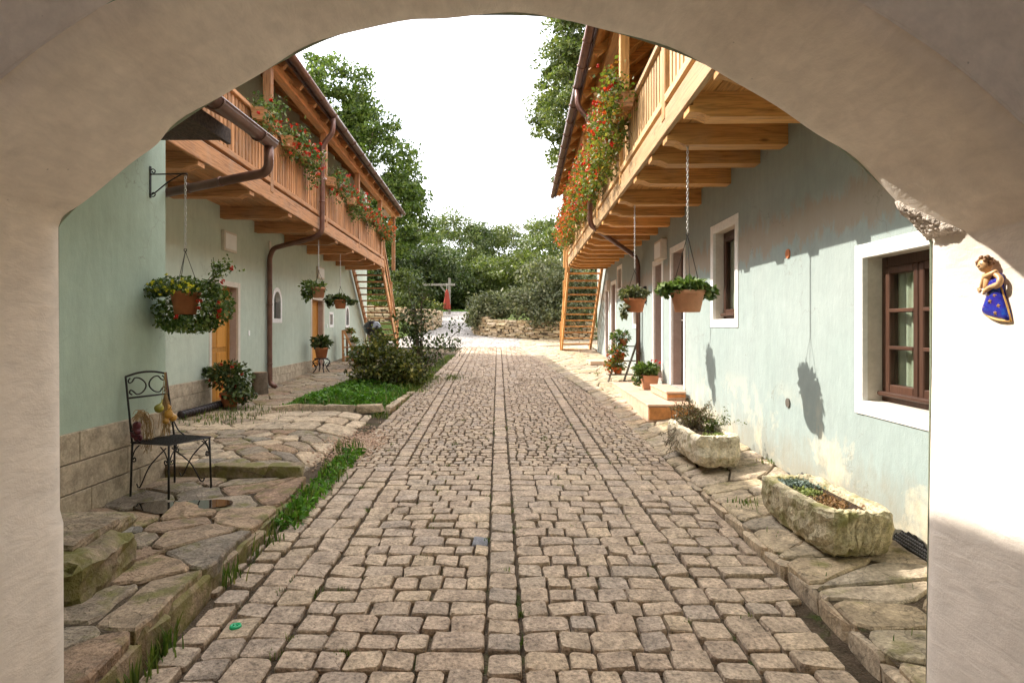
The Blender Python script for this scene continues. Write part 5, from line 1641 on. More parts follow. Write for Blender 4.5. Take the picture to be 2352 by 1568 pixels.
for k in range(26):
    a = rg4.uniform(0, 1)
    s_.tube(smooth_path([(rg4.uniform(-.01, .04), -.04, .2 + rg4.uniform(-.03, .04)), (rg4.uniform(0, .07), rg4.uniform(.0, .06), .23 + rg4.uniform(-.02, .04)), (rg4.uniform(0, .08), rg4.uniform(.06, .14), .10 + rg4.uniform(-.05, .05)), (rg4.uniform(0, .08), rg4.uniform(.05, .15), rg4.uniform(-.12, .05))], 4), .0024, 4)
s_.build('straw', M['straw'], gd)

# green plastic cap lying on the setts
cp = MB(); cz = drive_z(3.24) + .024
cp.lathe([(.0, .004), (.014, .005), (.017, .009), (.024, .010), (.0265, .006), (.027, 0)], 20, cap_bottom=False)
for k in range(5): cp.ball((.012 * math.cos(k * 1.3), .012 * math.sin(k * 1.3), .006), .004, 6, 4)
tag(cp.build('bottle_cap', M['glassgreen'], None, True, loc=(-1.47, 3.24, cz), scale=(1.15, 1.15, 1.4)), 'bright green plastic cap lying on the setts', 'cap')

# ribbed drain hose by the left plinth
hs = []
p0, p1 = Vector((-4.60, 8.45, .53)), Vector((-4.56, 9.75, .55)); n = 90
pts = []; rad = []
for i in range(n + 1):
    t = i / n; pts.append(p0.lerp(p1, t) + Vector((.03 * math.sin(t * 3), 0, 0))); rad.append(.047 + .010 * math.sin(i * 2 * math.pi / 5))
hm = MB(); hm.tube(pts, rad, 12); tag(hm.build('drain_hose', M['rubber'], None, True), 'black ribbed drain hose lying along the left plinth', 'hose')

# tree stump stool
sp_ = empty('stump_stool', (-4.70, 11.35, .49)); tag(sp_, 'sawn tree stump standing beside the left down pipe', 'stump')
V = []; F = []; n = 22
for (r, z) in ((.155, 0), (.142, .1), (.138, .3), (.14, .40), (.132, .41)):
    for k in range(n):
        a = 2 * math.pi * k / n; rr = r * (1 + .05 * math.sin(3 * a) + .025 * math.sin(7 * a + 1)); V.append((rr * math.cos(a), rr * math.sin(a), z))
for i in range(4):
    for k in range(n): F.append((i * n + k, i * n + (k + 1) % n, (i + 1) * n + (k + 1) % n, (i + 1) * n + k))
link('trunk', mesh_from('trunk', V, F, True), M['bark'], sp_)
tp_ = MB(); tp_.lathe([(.128, .411), (.09, .413), (.001, .414)], 22); tp_.build('cut_face', M['deadwood'], sp_)

def potted(label, loc, r, h, potmat, leafmat, ells, n, leafs, seed, bl=None, square=False):
    gg = np.random.default_rng(seed)
    root = empty('potted_plant', loc); tag(root, label, 'potted plant')
    if square:
        mb = MB(); m = r * .78
        V = [(-m, -m, 0), (m, -m, 0), (m, m, 0), (-m, m, 0), (-r, -r, h), (r, -r, h), (r, r, h), (-r, r, h), (-r + .02, -r + .02, h), (r - .02, -r + .02, h), (r - .02, r - .02, h), (-r + .02, r - .02, h), (-r + .03, -r + .03, h - .05), (r - .03, -r + .03, h - .05), (r - .03, r - .03, h - .05), (-r + .03, r - .03, h - .05)]
        F = [(3, 2, 1, 0), (12, 13, 14, 15)]
        for q in range(0, 12, 4):
            for i in range(4): F.append((q + i, q + (i + 1) % 4, q + 4 + (i + 1) % 4, q + 4 + i))
        mb.add(V, F); mb.build('pot', potmat, root)
        rim = MB(); rim.tube([(-r, -r, h), (r, -r, h), (r, r, h), (-r, r, h)], .012, 6, closed=True); rim.build('rim', potmat, root)
    else: pot(root, r, h, potmat)
    P = np.concatenate([ellipsoid_points(c, rd, int(n * f), .2, gg) for c, rd, f in ells])
    spray(root, 'foliage', P, leafs, leafmat, .65, seed)
    sm = MB()
    for k in range(10):
        q = P[gg.integers(len(P))]; sm.tube([(0, 0, h * .85), (q[0] * .5, q[1] * .5, (q[2] + h) * .55), tuple(q)], .004, 4)
    sm.build('stem', M['bark'], root)
    if bl is not None:
        mt, cnt, sz, reg = bl
        blossoms('blossoms', np.concatenate([ellipsoid_points(c, rd, cnt, .8, gg) for c, rd in reg]), sz, M[mt], root, gg)
    return root
potted('red-flowering pot plant in front of the near orange door', (-4.42, 9.55, .50), .15, .22, M['terracotta'], M['leaf_dark'], [((0, 0, .48), (.36, .32, .26), .7), ((-.35, 0, .55), (.18, .1, .1), .08), ((.2, -.1, .2), (.25, .25, .16), .35)], 1500, .06, 71, ('red', 9, .045, [((.12, -.12, .2), (.22, .18, .14)), ((0, -.1, .5), (.3, .25, .2))]))
potted('geranium in a square clay pot on the tiled door step', (2.40, 10.65, .665), .135, .235, M['terracotta_pale'], M['leaf_pot'], [((-.06, 0, .34), (.26, .22, .13), .85), ((-.22, -.05, .18), (.09, .1, .14), .2)], 560, .07, 72, ('red', 4, .045, [((.12, 0, .46), (.08, .06, .05))]), square=True)
# plant on its wrought stand
sd = empty('plant_stand', (-4.72, 15.1, .60)); tag(sd, 'rusty cast-iron plant stand by the far orange door', 'plant stand')
for k in range(4):
    a = math.pi / 2 * k + .6
    q = MB(); q.tube(smooth_path([(.10 * math.cos(a), .10 * math.sin(a), .36), (.21 * math.cos(a), .21 * math.sin(a), .28), (.13 * math.cos(a), .13 * math.sin(a), .14), (.22 * math.cos(a), .22 * math.sin(a), 0)], 5), .014, 6); q.build('leg', M['iron'], sd, True)
    q = MB(); q.tube(scroll((.15 * math.cos(a), .15 * math.sin(a), .2), .07, 1.3, ((math.cos(a), math.sin(a), 0), (0, 0, 1))), .009, 6); q.build('scroll', M['iron'], sd, True)
q = MB(); q.lathe([(.001, .35), (.17, .35), (.175, .36), (.17, .37), (.001, .37)], 18); q.build('tray', M['iron'], sd, True)
potted('dark leafy plant in a clay pot on the iron plant stand', (-4.72, 15.1, .975), .17, .26, M['terracotta'], M['leaf_dark'], [((0, 0, .38), (.28, .26, .2), 1.0)], 560, .08, 73)
# ladder rack with pots by the far left wall
rk = empty('plant_rack', (-4.92, 18.0, .73)); tag(rk, 'stepped wooden plant rack against the far left wall', 'plant rack')
for sy in (-.22, .22):
    q = MB(); q.bar((.0, sy, .0), (-.02, sy, .92), .03, .06, .004); q.build('upright', M['wlz'], rk)
    q = MB(); q.bar((.42, sy, 0), (.02, sy, .9), .03, .06, .004); q.build('upright', M['wlz'], rk)
for k, (zz, xa) in enumerate(((.12, .42), (.4, .30), (.66, .18), (.9, .08))):
    q = MB(); q.box(-.02, xa, -.24, .24, zz, zz + .025, .003); q.build('shelf', M['wlx'], rk)
for k, (x, zz) in enumerate(((.30, .15), (.2, .43), (.08, .69))):
    potted(['low', 'middle', 'top'][k] + ' red-leaved pot plant on the stepped wooden rack', (-4.92 + x, 18.0 + .02 * k, .73 + zz), .085, .13, M['whitep'], M['leaf_warm'] if k else M['leaf_dark'], [((.03, 0, .2), (.17, .17, .11), 1.0)], 160, .07, 80 + k, ('red', 5, .05, [((.05, 0, .2), (.14, .14, .08))]))
# kettle barbecue
bq = empty('kettle_barbecue', (-4.35, 19.0, .77)); tag(bq, 'black kettle barbecue standing under the left stairs', 'barbecue')
q = MB(); q.lathe([(.02, .70), (.16, .73), (.25, .82), (.28, .93)], 24); q.build('bowl', M['black'], bq, True)
q = MB(); q.lathe([(.285, .935), (.27, 1.02), (.19, 1.12), (.06, 1.165), (.0, 1.17)], 24); q.build('lid', M['black'], bq, True)
q = MB(); q.tube([(-.06, 0, 1.165), (-.05, 0, 1.21), (.05, 0, 1.21), (.06, 0, 1.165)], .012, 6); q.build('lid_handle', M['wdx'], bq, True)
for k in range(3):
    a = 2 * math.pi * k / 3 + .5
    q = MB(); q.tube([(.15 * math.cos(a), .15 * math.sin(a), .74), (.3 * math.cos(a), .3 * math.sin(a), 0)], .012, 6); q.build('leg', M['chrome'], bq, True)
q = MB(); q.lathe([(.001, .42), (.17, .44), (.18, .47)], 18); q.build('ash_tray', M['chrome'], bq, True)
# long clay planter and dark tub behind the shrub
potted('low clay bowl with red blooms behind the leafy shrub', (-4.05, 16.6, .68), .30, .20, M['terracotta'], M['leaf_dark'], [((0, 0, .34), (.4, .3, .2), 1.0)], 500, .09, 90, ('red', 10, .06, [((0, 0, .36), (.36, .26, .17))]))
potted('black tub with a thin plant at the edge of the setts', (-2.55, 17.0, .69), .24, .24, M['black'], M['leaf_mid'], [((0, 0, .4), (.3, .25, .2), 1.0)], 160, .09, 91)

# tiled door steps of the right house
ds = empty('door_steps', (2.3, 10.2, .4), -.0186); tag(ds, 'tiled brick door steps at the right house', 'steps')
def stp(x0, x1, y0, y1, z0, z1, tn, bn):
    q = MB(); q.box(x0 + .012, x1, y0 + .012, y1 - .012, z0, z1 - .03); q.build('step_core', M['tile'], ds)
    nx = max(1, round((x1 - x0) / .3)); n = max(1, round((y1 - y0) / .3))
    tm = MB(); tm.cbox((0, 0, 0), ((x1 - x0 + .02) / nx - .006, (y1 - y0 + .04) / n - .006, .028), .004); tme = tm.mesh('tile'); tme.materials.append(M['tile'])
    for i in range(nx):
        for j in range(n):
            link('tile', tme, None, ds, (x0 - .02 + (x1 - x0 + .02) * (i + .5) / nx, y0 - .02 + (y1 - y0 + .04) * (j + .5) / n, z1 - .014))
    nb = max(1, round((x1 - x0) / .26))
    bm = MB(); bm.cbox((0, 0, 0), ((x1 - x0) / nb - .012, .05, z1 - z0 - .09), .005); bme = bm.mesh('brick'); bme.materials.append(M['brick'])
    for i in range(nb): link('brick', bme, None, ds, (x0 + (x1 - x0) * (i + .5) / nb, y0 + .01, (z0 + z1) / 2 + .0))
    ln = max(1, round((y1 - y0) / .3)); tm = MB(); tm.cbox((0, 0, 0), (.02, (y1 - y0) / ln - .006, z1 - z0 - .04), .003); fme = tm.mesh('face_tile'); fme.materials.append(M['tile'])
    for j in range(ln): link('face_tile', fme, None, ds, (x0 + .004, y0 + (y1 - y0) * (j + .5) / ln, (z0 + z1) / 2 - .01))
stp(1.95 - 2.3, 2.585 - 2.3, 8.55 - 10.2, 12.0 - 10.2, .40 - .4, .66 - .4, 2, 2)
stp(2.31 - 2.3, 2.585 - 2.3, 8.98 - 10.2, 10.12 - 10.2, .665 - .4, .795 - .4, 1, 2)
d2 = empty('door_slab', (2.35, 16.4, .75), -.0186); tag(d2, 'sandstone slab step before the far right door', 'step')
q = MB(); q.box(-.3, .28, -.55, .55, 0, .10, .008); q.build('slab', M['tile'], d2)
q = MB(); q.box(-.26, .28, -.52, -.47, -.12, 0, .008); q.box(-.26, .28, -.46, .5, -.12, 0, .008); q.build('brick_base', M['brick'], d2)

# flower rack by the right down pipe
fr = empty('flower_rack', (2.25, 12.75, .62)); tag(fr, 'leaning wooden flower rack beside the right down pipe', 'plant rack')
for sx in (-.16, .16):
    q = MB(); q.bar((sx - .12, -.25, 0), (sx + .22, -.02, .86), .03, .04, .004); q.build('upright', M['greywood'], fr)
for k, t in enumerate((.18, .5, .85)):
    q = MB(); q.box(-.34 + .30 * t, .22 + .18 * t, -.30 + .22 * t, -.08 + .2 * t, .86 * t - .02, .86 * t, .003); q.build('shelf', M['greywood'], fr)
for k, (t, mt, lab) in enumerate(((.18, 'orange', 'scarlet flowers spilling from the lowest tier of the right flower rack'), (.5, 'orange', 'green and orange flowers in the middle tier of the right flower rack'), (.85, 'pink', 'pale blooms in the top pot of the right flower rack'))):
    rt = potted(lab, (2.25 - .10 + .2 * t, 12.75 - .2 + .2 * t, .62 + .86 * t), .10, .15, M['terracotta'], M['leaf_warm'] if k < 2 else M['leaf_pot'], [((-.06, -.02, .20), (.24, .2, .17), 1.0)], 340, .06, 95 + k, (mt, 22 if k < 2 else 8, .042, [((-.12, -.08, .16), (.2, .16, .15))]))

# stone troughs
def trough(name, label, loc, rz, L, W, H, mat, seed, taper=.86):
    rg = random.Random(seed)
    root = empty(name, loc, rz); tag(root, label, 'stone trough')
    n = 72; V = []; F = []
    def ringpts(hl, hw, z, k, amp):
        out = []
        for i in range(n):
            a = 2 * math.pi * i / n; c, s = math.cos(a), math.sin(a)
            r = (abs(c) ** k + abs(s) ** k) ** (-1 / k)
            out.append((hw * r * c + rg.uniform(-amp, amp), hl * r * s + rg.uniform(-amp, amp), z + rg.uniform(-amp, amp)))
        return out
    rings = [ringpts(L / 2 * taper, W / 2 * .80, 0, 8, .008), ringpts(L / 2 * (taper + .05), W / 2 * .90, H * .12, 9, .012), ringpts(L / 2 * (taper + .09), W / 2 * .96, H * .35, 10, .013), ringpts(L / 2 * .985, W / 2 * .99, H * .62, 11, .013), ringpts(L / 2, W / 2, H * .88, 11, .012), ringpts(L / 2 * .985, W / 2 * .955, H * .985, 11, .009),
             ringpts(L / 2 - .075, W / 2 - .060, H * .99, 7, .007), ringpts(L / 2 - .090, W / 2 - .074, H * .95, 7, .005), ringpts(L / 2 - .10, W / 2 - .085, H * .70, 7, .003)]
    dense = []
    for q_ in range(len(rings) - 1):
        dense.append(rings[q_])
        if q_ < 6: dense.append([tuple((a_ + b_) / 2 + rg.uniform(-.007, .007) for a_, b_ in zip(u_, v_)) for u_, v_ in zip(rings[q_], rings[q_ + 1])])
    dense.append(rings[-1]); rim_last = rings[-1]; rings = dense
    for r in rings: V += r
    m = len(rings)
    for q in range(m - 1):
        for i in range(n):
            j = (i + 1) % n; F.append((q * n + i, q * n + j, (q + 1) * n + j, (q + 1) * n + i))
    F.append(tuple(range(n))[::-1])
    link('basin', mesh_from('basin', V, F, False), mat, root)
    sl = MB(); sl.add([(x * .98, y * .99, H * .86) for x, y, z in rings[-1]], [tuple(range(n))]); sl.build('soil', M['soil'], root)
    return root
t1 = trough('stone_trough', 'mossy granite trough planted with sedum, nearest the arch', (2.125, 4.20, .335), .02, .98, .44, .285, M['trough'], 5, .90)
gg = np.random.default_rng(33)
H1 = .285
def cushions(root, name, cs, mat, size, per, sig):
    P = clump_points(np.array(cs), sig, per, gg, .55); return leaves(name, P, size, mat, root, .55, .8, gg, .1)
cushions(t1, 'blue_sedum', [(-.02 + gg.normal() * .05, .30 + gg.normal() * .06, .255) for _ in range(16)], M['sedum_blue'], .022, 60, .022)
cushions(t1, 'green_sedum', [(-.04 + gg.normal() * .04, .10 + gg.normal() * .045, .245) for _ in range(12)], M['sedum_green'], .022, 60, .020)
cushions(t1, 'rust_sedum', [(0 + gg.normal() * .06, -.18 + gg.normal() * .11, .24) for _ in range(30)], M['sedum_rust'], .024, 45, .024)
t2 = trough('stone_trough', 'pale sandstone trough with a wiry heather bush, by the tiled steps', (1.99, 6.42, .395), .01, 1.12, .44, .30, M['trough_pale'], 6, .95)
hp = []
sm = MB()
for k in range(46):
    a = gg.uniform(0, 6.28); r = gg.uniform(.05, .34); tip = Vector((r * math.cos(a) * .8 - .05, .15 + r * math.sin(a) * 1.1, .30 + gg.uniform(.05, .36) * (1 - r)))
    b0 = Vector((-.02 + gg.normal() * .03, .12 + gg.normal() * .08, .24)); mid = b0.lerp(tip, .5) + Vector((0, 0, .06))
    if k % 5 == 0: tip = Vector((-.28 + gg.normal() * .04, .1 + gg.normal() * .2, .12 + gg.normal() * .08))
    path = smooth_path([b0, mid, tip], 5); sm.tube(path, .0028, 4)
    for q in path[2:]:
        for _ in range(8): hp.append(tuple(q + Vector(gg.normal(size=3)) * .018))
sm.build('heather_stems', M['bark'], t2)
leaves('heather', np.array(hp), .024, M['heath'], t2, .35, .4, gg)
cushions(t2, 'green_sedum', [(.03 + gg.normal() * .05, -.30 + gg.normal() * .06, .265) for _ in range(12)], M['sedum_green'], .02, 50, .018)
cushions(t2, 'leafy_clump', [(.10 + gg.normal() * .04, -.02 + gg.normal() * .08, .34 + gg.normal() * .04) for _ in range(12)], M['leaf_mid'], .035, 26, .03)
sp3 = []
for k in range(5):
    tip = Vector((.30 + gg.normal() * .06, -.15 + gg.normal() * .12, .38 + gg.normal() * .06)); path = smooth_path([(.08, -.1, .25), (.2, -.12, .36), tip], 5)
    for q in path[4:]:
        for _ in range(3): sp3.append(tuple(q + Vector(gg.normal(size=3)) * .014))
leaves('thin_sprigs', np.array(sp3), .022, M['leaf_mid'], t2, .5, .4, gg)

# glazed ceramic figure on the right reveal
fx = jr + 0.004
fig = empty('ceramic_figure', (fx, 2.05, 1.868), -math.pi / 2); fig.scale = (.80, .80, .80); tag(fig, 'glazed ceramic wall figure in a blue robe with gold stars', 'ceramic figure')
def fp(cx, cy, dep=0.0): return ((cx - 1270) * .000653, -dep, (550 - cy) * .000515)
def relief(name, outl, depth, mat, steps=((1.0, 0), (.97, .5), (.8, .85), (.45, 1.0))):
    pts = [fp(a, b) for a, b in outl]
    pts = [tuple(p) for p in smooth_path(pts + [pts[0]], 3)[:-1]]
    n = len(pts); cx = sum(p[0] for p in pts) / n; cz = sum(p[2] for p in pts) / n
    V = []; F = []
    for s, d in steps:
        for p in pts: V.append((cx + (p[0] - cx) * s, -depth * d, cz + (p[2] - cz) * s))
    V.append((cx, -depth * 1.02, cz))
    for q in range(len(steps) - 1):
        for i in range(n): F.append((q * n + i, q * n + (i + 1) % n, (q + 1) * n + (i + 1) % n, (q + 1) * n + i))
    q = (len(steps) - 1) * n
    for i in range(n): F.append((q + i, q + (i + 1) % n, len(V) - 1))
    return link(name, mesh_from(name, V, F, True), mat, fig)
relief('robe', [(1240, 410), (1205, 480), (1215, 560), (1190, 640), (1168, 715), (1200, 745), (1260, 768), (1330, 782), (1390, 788), (1372, 690), (1340, 580), (1325, 500), (1330, 440), (1300, 405)], .030, M['blue'])
relief('bodice', [(1215, 400), (1200, 470), (1205, 540), (1240, 520), (1262, 450), (1262, 405)], .033, M['skin_glaze'])
q = MB(); q.tube(smooth_path([fp(1168, 715, .008), fp(1215, 748, .012), fp(1280, 775, .014), (fp(1340, 788, .012)), fp(1392, 792, .008)], 4), .0052, 6); q.build('hem', M['gold'], fig, True)
q = MB(); q.tube(smooth_path([fp(1392, 792, .008), fp(1372, 690, .010), fp(1342, 580, .012), fp(1325, 520, .014)], 4), .0040, 6); q.build('mantle_edge', M['gold'], fig, True)
q = MB(); q.tube(smooth_path([fp(1205, 412, .022), fp(1240, 420, .032), fp(1285, 405, .032), fp(1312, 385, .02)], 4), [.006] + [.010] * 11 + [.006], 8); q.build('collar', M['skin_glaze'], fig, True)
q = MB(); q.tube(smooth_path([fp(1300, 410, .024), fp(1342, 450, .026), fp(1338, 500, .032), fp(1290, 515, .038), fp(1240, 545, .036), fp(1215, 565, .030)], 4), [.011] * 5 + [.013] * 6 + [.010] * 6 + [.006] * 4, 8); q.build('folded_arm', M['skin_glaze'], fig, True)
q = MB(); q.tube(smooth_path([fp(1205, 415, .02), fp(1195, 460, .022), fp(1172, 512, .020)], 4), [.010] * 4 + [.009] * 3 + [.007] * 2, 8)
for k, (a, b) in enumerate(((1146, 516), (1150, 535), (1160, 552), (1172, 552), (1182, 540))): q.tube(smooth_path([fp(1172, 512, .020), fp((1172 + a) / 2 + 3, (512 + b) / 2, .026), fp(a, b, .022)], 3), .0032, 6)
q.build('reaching_arm', M['skin_glaze'], fig, True)
q = MB(); q.ball(fp(1226, 330, .030), .030, 16, 10, .92, .85, 1.02); q.ball(fp(1221, 336, .056), .006, 8, 6); q.ball(fp(1226, 352, .052), .0065, 8, 5, 1.5, .7, .5)
q.ball(fp(1240, 372, .026), .014, 8, 6, 1, 1, 1.2); q.ball(fp(1262, 335, .028), .007, 8, 6, .7, .7, 1.2)
hd = q.build('head', M['skin_glaze'], fig, True)
q = MB()
for sx in (-1, 1): q.ball(fp(1222 + sx * 17, 322, .053), .0042, 8, 5, 1.2, .6, .7)
q.build('eyes', M['black'], hd, True)
q = MB(); hr_ = random.Random(3)
for k in range(34):
    a = -.35 + 3.7 * k / 33
    rr = .027 + hr_.uniform(-.004, .004); c = fp(1228, 318, .028)
    q.ball((c[0] + rr * math.cos(a), c[1] + hr_.uniform(-.020, .012), c[2] + rr * .95 * math.sin(a)), hr_.uniform(.006, .0095), 8, 5)
q.build('hair', M['hair_glaze'], fig, True)
def star(cx, cy, r, dep):
    c = Vector(fp(cx, cy, dep)); V = [tuple(c + Vector((0, -.004, 0)))]
    for k in range(10):
        a = math.pi / 2 + math.pi * k / 5; rr = r if k % 2 == 0 else r * .42
        V.append((c.x + rr * math.cos(a), c.y + .002, c.z + rr * math.sin(a)))
    q = MB(); q.add(V, [(0, 1 + k, 1 + (k + 1) % 10) for k in range(10)]); q.build('star', M['gold'], fig)
for (a, b, d) in ((1300, 585, .030), (1268, 630, .033), (1330, 670, .030), (1215, 675, .026), (1305, 725, .029), (1255, 575, .030), (1350, 740, .022)): star(a, b, .0125, d)
# ------------------------------------------------------------------ flower boxes on the balconies
def flower_box(label, group, side, ya, yb, zr, drop, leafmat, flowers, seed, leafn=900, lsize=.055):
    gg = np.random.default_rng(seed)
    L = yb - ya; yc = (ya + yb) / 2
    if side > 0: ox, th = -4.4, .0457; off = 1.10 + .16
    else: ox, th = 2.44, -.0186; off = -(1.09 + .16)
    c_, s_ = math.cos(th), math.sin(th)
    wx, wy = ox + off * c_ - yc * s_, off * s_ + yc * c_
    root = empty('flower_box', (wx, wy, zr - .18), th); tag(root, label, 'flower box', group)
    q = MB()
    q.add([(-.07, -L / 2, 0), (.07, -L / 2, 0), (.07, L / 2, 0), (-.07, L / 2, 0), (-.095, -L / 2 - .02, .17), (.095, -L / 2 - .02, .17), (.095, L / 2 + .02, .17), (-.095, L / 2 + .02, .17)], [(3, 2, 1, 0), (0, 1, 5, 4), (1, 2, 6, 5), (2, 3, 7, 6), (3, 0, 4, 7)])
    q.build('planter', M['wlx'], root)
    so = MB(); so.box(-.085, .085, -L / 2, L / 2, .13, .15); so.build('soil', M['soil'], root)
    n = leafn; out = 1 if side > 0 else -1
    cl = []
    k = int(14 + 20 * L)
    for i in range(k):
        t = gg.uniform(-.56, .56) * L
        u = gg.uniform(0, 1)
        cl.append((out * (gg.uniform(-.05, .20)), t, .24 - (drop + .2) * u ** 1.5 + gg.normal() * .05 + (.10 * (gg.uniform() < .25))))
    P = clump_points(np.array(cl), .075, max(10, int(n * L / k)), gg, 1.0)
    leaves('foliage', P, lsize, leafmat, root, .7, .5, gg)
    for (mt, cnt, sz) in flowers:
        idx = gg.integers(0, len(cl), int(cnt * L * 1.0))
        B = np.array(cl)[idx] + gg.normal(size=(len(idx), 3)) * np.array([.05, .08, .07]) + np.array([out * .085, 0, .03])
        blossoms(mt + '_blossoms', B, sz * 1.0, M[mt], root, gg, 12)
    return root
ords = ['first', 'second', 'third', 'fourth', 'fifth', 'sixth', 'seventh']
for i, (ya, yb, d, fl) in enumerate([(8.35, 9.0, .12, [('red', 16, .055)]), (9.6, 10.3, .28, [('red', 46, .055), ('pink', 8, .05)]), (10.45, 11.2, .36, [('red', 42, .055), ('pink', 20, .055)]), (12.3, 13.1, .30, [('red', 44, .055), ('pink', 5, .05)]), (14.2, 15.2, .34, [('red', 38, .06), ('pink', 8, .05)]), (16.1, 17.1, .30, [('red', 52, .06), ('pink', 4, .05)]), (18.3, 19.6, .30, [('orange', 60, .065), ('pink', 2, .06)])]):
    flower_box(ords[i] + ' flower box from the arch on the left balcony rail', 'flower boxes on the left balcony', 1, ya + .05, yb - .05, 4.80, d * .75, M['leaf_pot'], fl, 200 + i, 1300, .052)
for i, (ya, yb, d) in enumerate([(7.0, 7.75, .34), (8.05, 8.9, .42), (9.3, 10.3, .42), (10.7, 11.8, .45), (12.2, 13.4, .45), (13.9, 15.1, .45), (15.7, 17.1, .45)]):
    flower_box(ords[i] + ' trailing flower box from the arch on the sunny right balcony', 'flower boxes on the right balcony', -1, ya, yb, 4.47, d, M['leaf_warm'], [('red', 44, .048), ('orange', 24 + 34 * max(0, i - 1), .046), ('pink', 3, .045)], 220 + i, 2600, .05)

# ------------------------------------------------------------------ plants on the ground
def zroad(x, y): return drive_z(y)
gg = np.random.default_rng(77)
P = []
for _ in range(760):
    y = gg.uniform(4.3, 7.3)
    if math.sin(y * 5.3) + math.sin(y * 11.7 + 1) < -.5: continue
    x = XL(y) + gg.uniform(-.02, .22) * (1.3 if y > 5.5 else .8) + (.0 if y < 6 else -.12 * (y - 6))
    P.append((x, y, drive_z(y)))
for _ in range(420):
    y = gg.uniform(2.4, 4.8); x = XL(y) + abs(gg.normal()) * .05
    if math.sin(y * 7) + math.sin(y * 17) > .1: P.append((x, y, drive_z(y)))
stuff(blades('grass', np.array(P), .13, .012, M['grass'])); bpy.data.objects['grass']['label'] = 'grass growing along the foot of the platform'; 
P = []
for _ in range(700):
    y = gg.uniform(4.6, 7.0); x = XL(y) + gg.uniform(.0, .22); P.append((x, y, drive_z(y) + gg.uniform(.02, .10)))
o = stuff(leaves('weeds', np.array(P), .07, M['leaf_lush'], None, .35, .6, gg)); o['label'] = 'broad-leaved weeds in the grass along the platform'
P = []
for _ in range(70):
    y = gg.uniform(2.9, 9.0); x = xc(y) + gg.choice([-.095, .095, -1.1, -1.31, -.55, .55, 1.0, gg.uniform(-1.5, 1.4)]) + gg.normal() * .01
    for _ in range(int(gg.integers(6, 26))): P.append((x + gg.normal() * .022, y + gg.normal() * .018, drive_z(y)))
o = stuff(blades('joint_grass', np.array(P), .042, .006, M['grass'])); o['label'] = 'small grass tufts in the joints between setts'
# gravel patch beside the terrace
P = []
cm = MB()
V0, F0 = rough_block(random.Random(3))
av = []; af = []
for k in range(1500):
    x, y = gg.normal() * .17 - 1.88, gg.normal() * .42 + 7.35
    if x > -1.55 or x < -2.4: continue
    s = gg.uniform(.010, .026); z = max(terrace_z(x, y), drive_z(y) + .012) + s * .2 + .006; a = gg.uniform(0, 6.28); b = len(av)
    for v in V0:
        av.append((x + s * (v[0] * math.cos(a) - v[1] * math.sin(a)), y + s * (v[0] * math.sin(a) + v[1] * math.cos(a)), z + s * .7 * v[2]))
    af += [tuple(i + b for i in f) for f in F0]
o = stuff(link('gravel', mesh_from('gravel', av, af), M['chips'])); o['label'] = 'pinkish gravel spilled between terrace and setts'
# green bed with stone edging
P = []
for _ in range(7500):
    y = gg.uniform(9.45, 12.6); x = gg.uniform(-3.62, -2.02)
    e = min(1, (x + 3.62) / .35, (-2.02 - x) / .3, (y - 9.45) / .25) ; h = (.05 + .15 * max(0, e)) * (0.75 + .35 * math.sin(x * 6 + y * 3.1) * math.sin(y * 4.3))
    P.append((x, y, terrace_z(x, y) + gg.uniform(0.0, max(.04, h))))
o = stuff(leaves('ground_cover', np.array(P), .075, M['leaf_lush'], None, .55, .7, gg)); o['label'] = 'lush green ground cover in the stone-edged bed'
P = np.array([(gg.uniform(-3.5, -1.95), gg.uniform(9.4, 13.6), 0) for _ in range(1500)]); P[:, 2] = [terrace_z(x, y) for x, y, z in P]
o = stuff(blades('bed_grass', P, .17, .014, M['grass'], None, .5)); o['label'] = 'long grass blades in the green bed'
P = []
for _ in range(1300):
    y = gg.uniform(11.6, 14.2); x = -1.95 + gg.normal() * .14; P.append((x, y, drive_z(y) + .01))
for _ in range(200):
    y = 13.9 + gg.normal() * .3; x = -1.35 + gg.normal() * .12; P.append((x, y, drive_z(y) + .01))
for _ in range(2600):
    y = gg.uniform(9.0, 20.0); x = gg.uniform(-2.12, -1.84)
    if math.sin(y * 3.7) + math.sin(y * 9.1) > -.7: P.append((x, y, max(terrace_z(x, y), drive_z(y))))
for _ in range(500):
    y = gg.uniform(8.0, 9.6); x = -4.1 + gg.normal() * .35; P.append((x, y, terrace_z(x, y)))
o = stuff(blades('edge_grass', np.array(P), .08, .010, M['grass'])); o['label'] = 'short grass creeping over the edge of the setts'
P = []
for _ in range(260):
    y = gg.uniform(2.8, 7.5); x = XR(y) + gg.uniform(-.05, .5);
    if math.sin(y * 9.1) * math.sin(x * 11) > .55: P.append((x, y, rpave_z(x, y)))
for cx_, cy_ in ((1.92, 4.95), (1.98, 14.2), (2.5, 5.95)):
    for _ in range(60): P.append((cx_ + gg.normal() * .05, cy_ + gg.normal() * .06, rpave_z(cx_, cy_)))
o = stuff(blades('pavement_grass', np.array(P), .05, .007, M['grass'])); o['label'] = 'grass tufts between the sandy flagstones on the right'
ed = empty('bed_edging', (-2.85, 9.36, .46)); tag(ed, 'row of rough stones edging the green bed', 'edging')
x = -3.66
rg5 = random.Random(6)
while x < -1.98:
    L = rg5.uniform(.22, .5)
    me = rg5.choice(BLOCK).copy(); me.materials.clear(); me.materials.append(M['flag_grey'])
    link('stone', me, None, ed, (x + L / 2 + 2.85, rg5.uniform(-.03, .03), .03), (rg5.uniform(-.1, .1), rg5.uniform(-.12, .12), rg5.uniform(-.1, .1)), (L * .98, .12, .13)); x += L
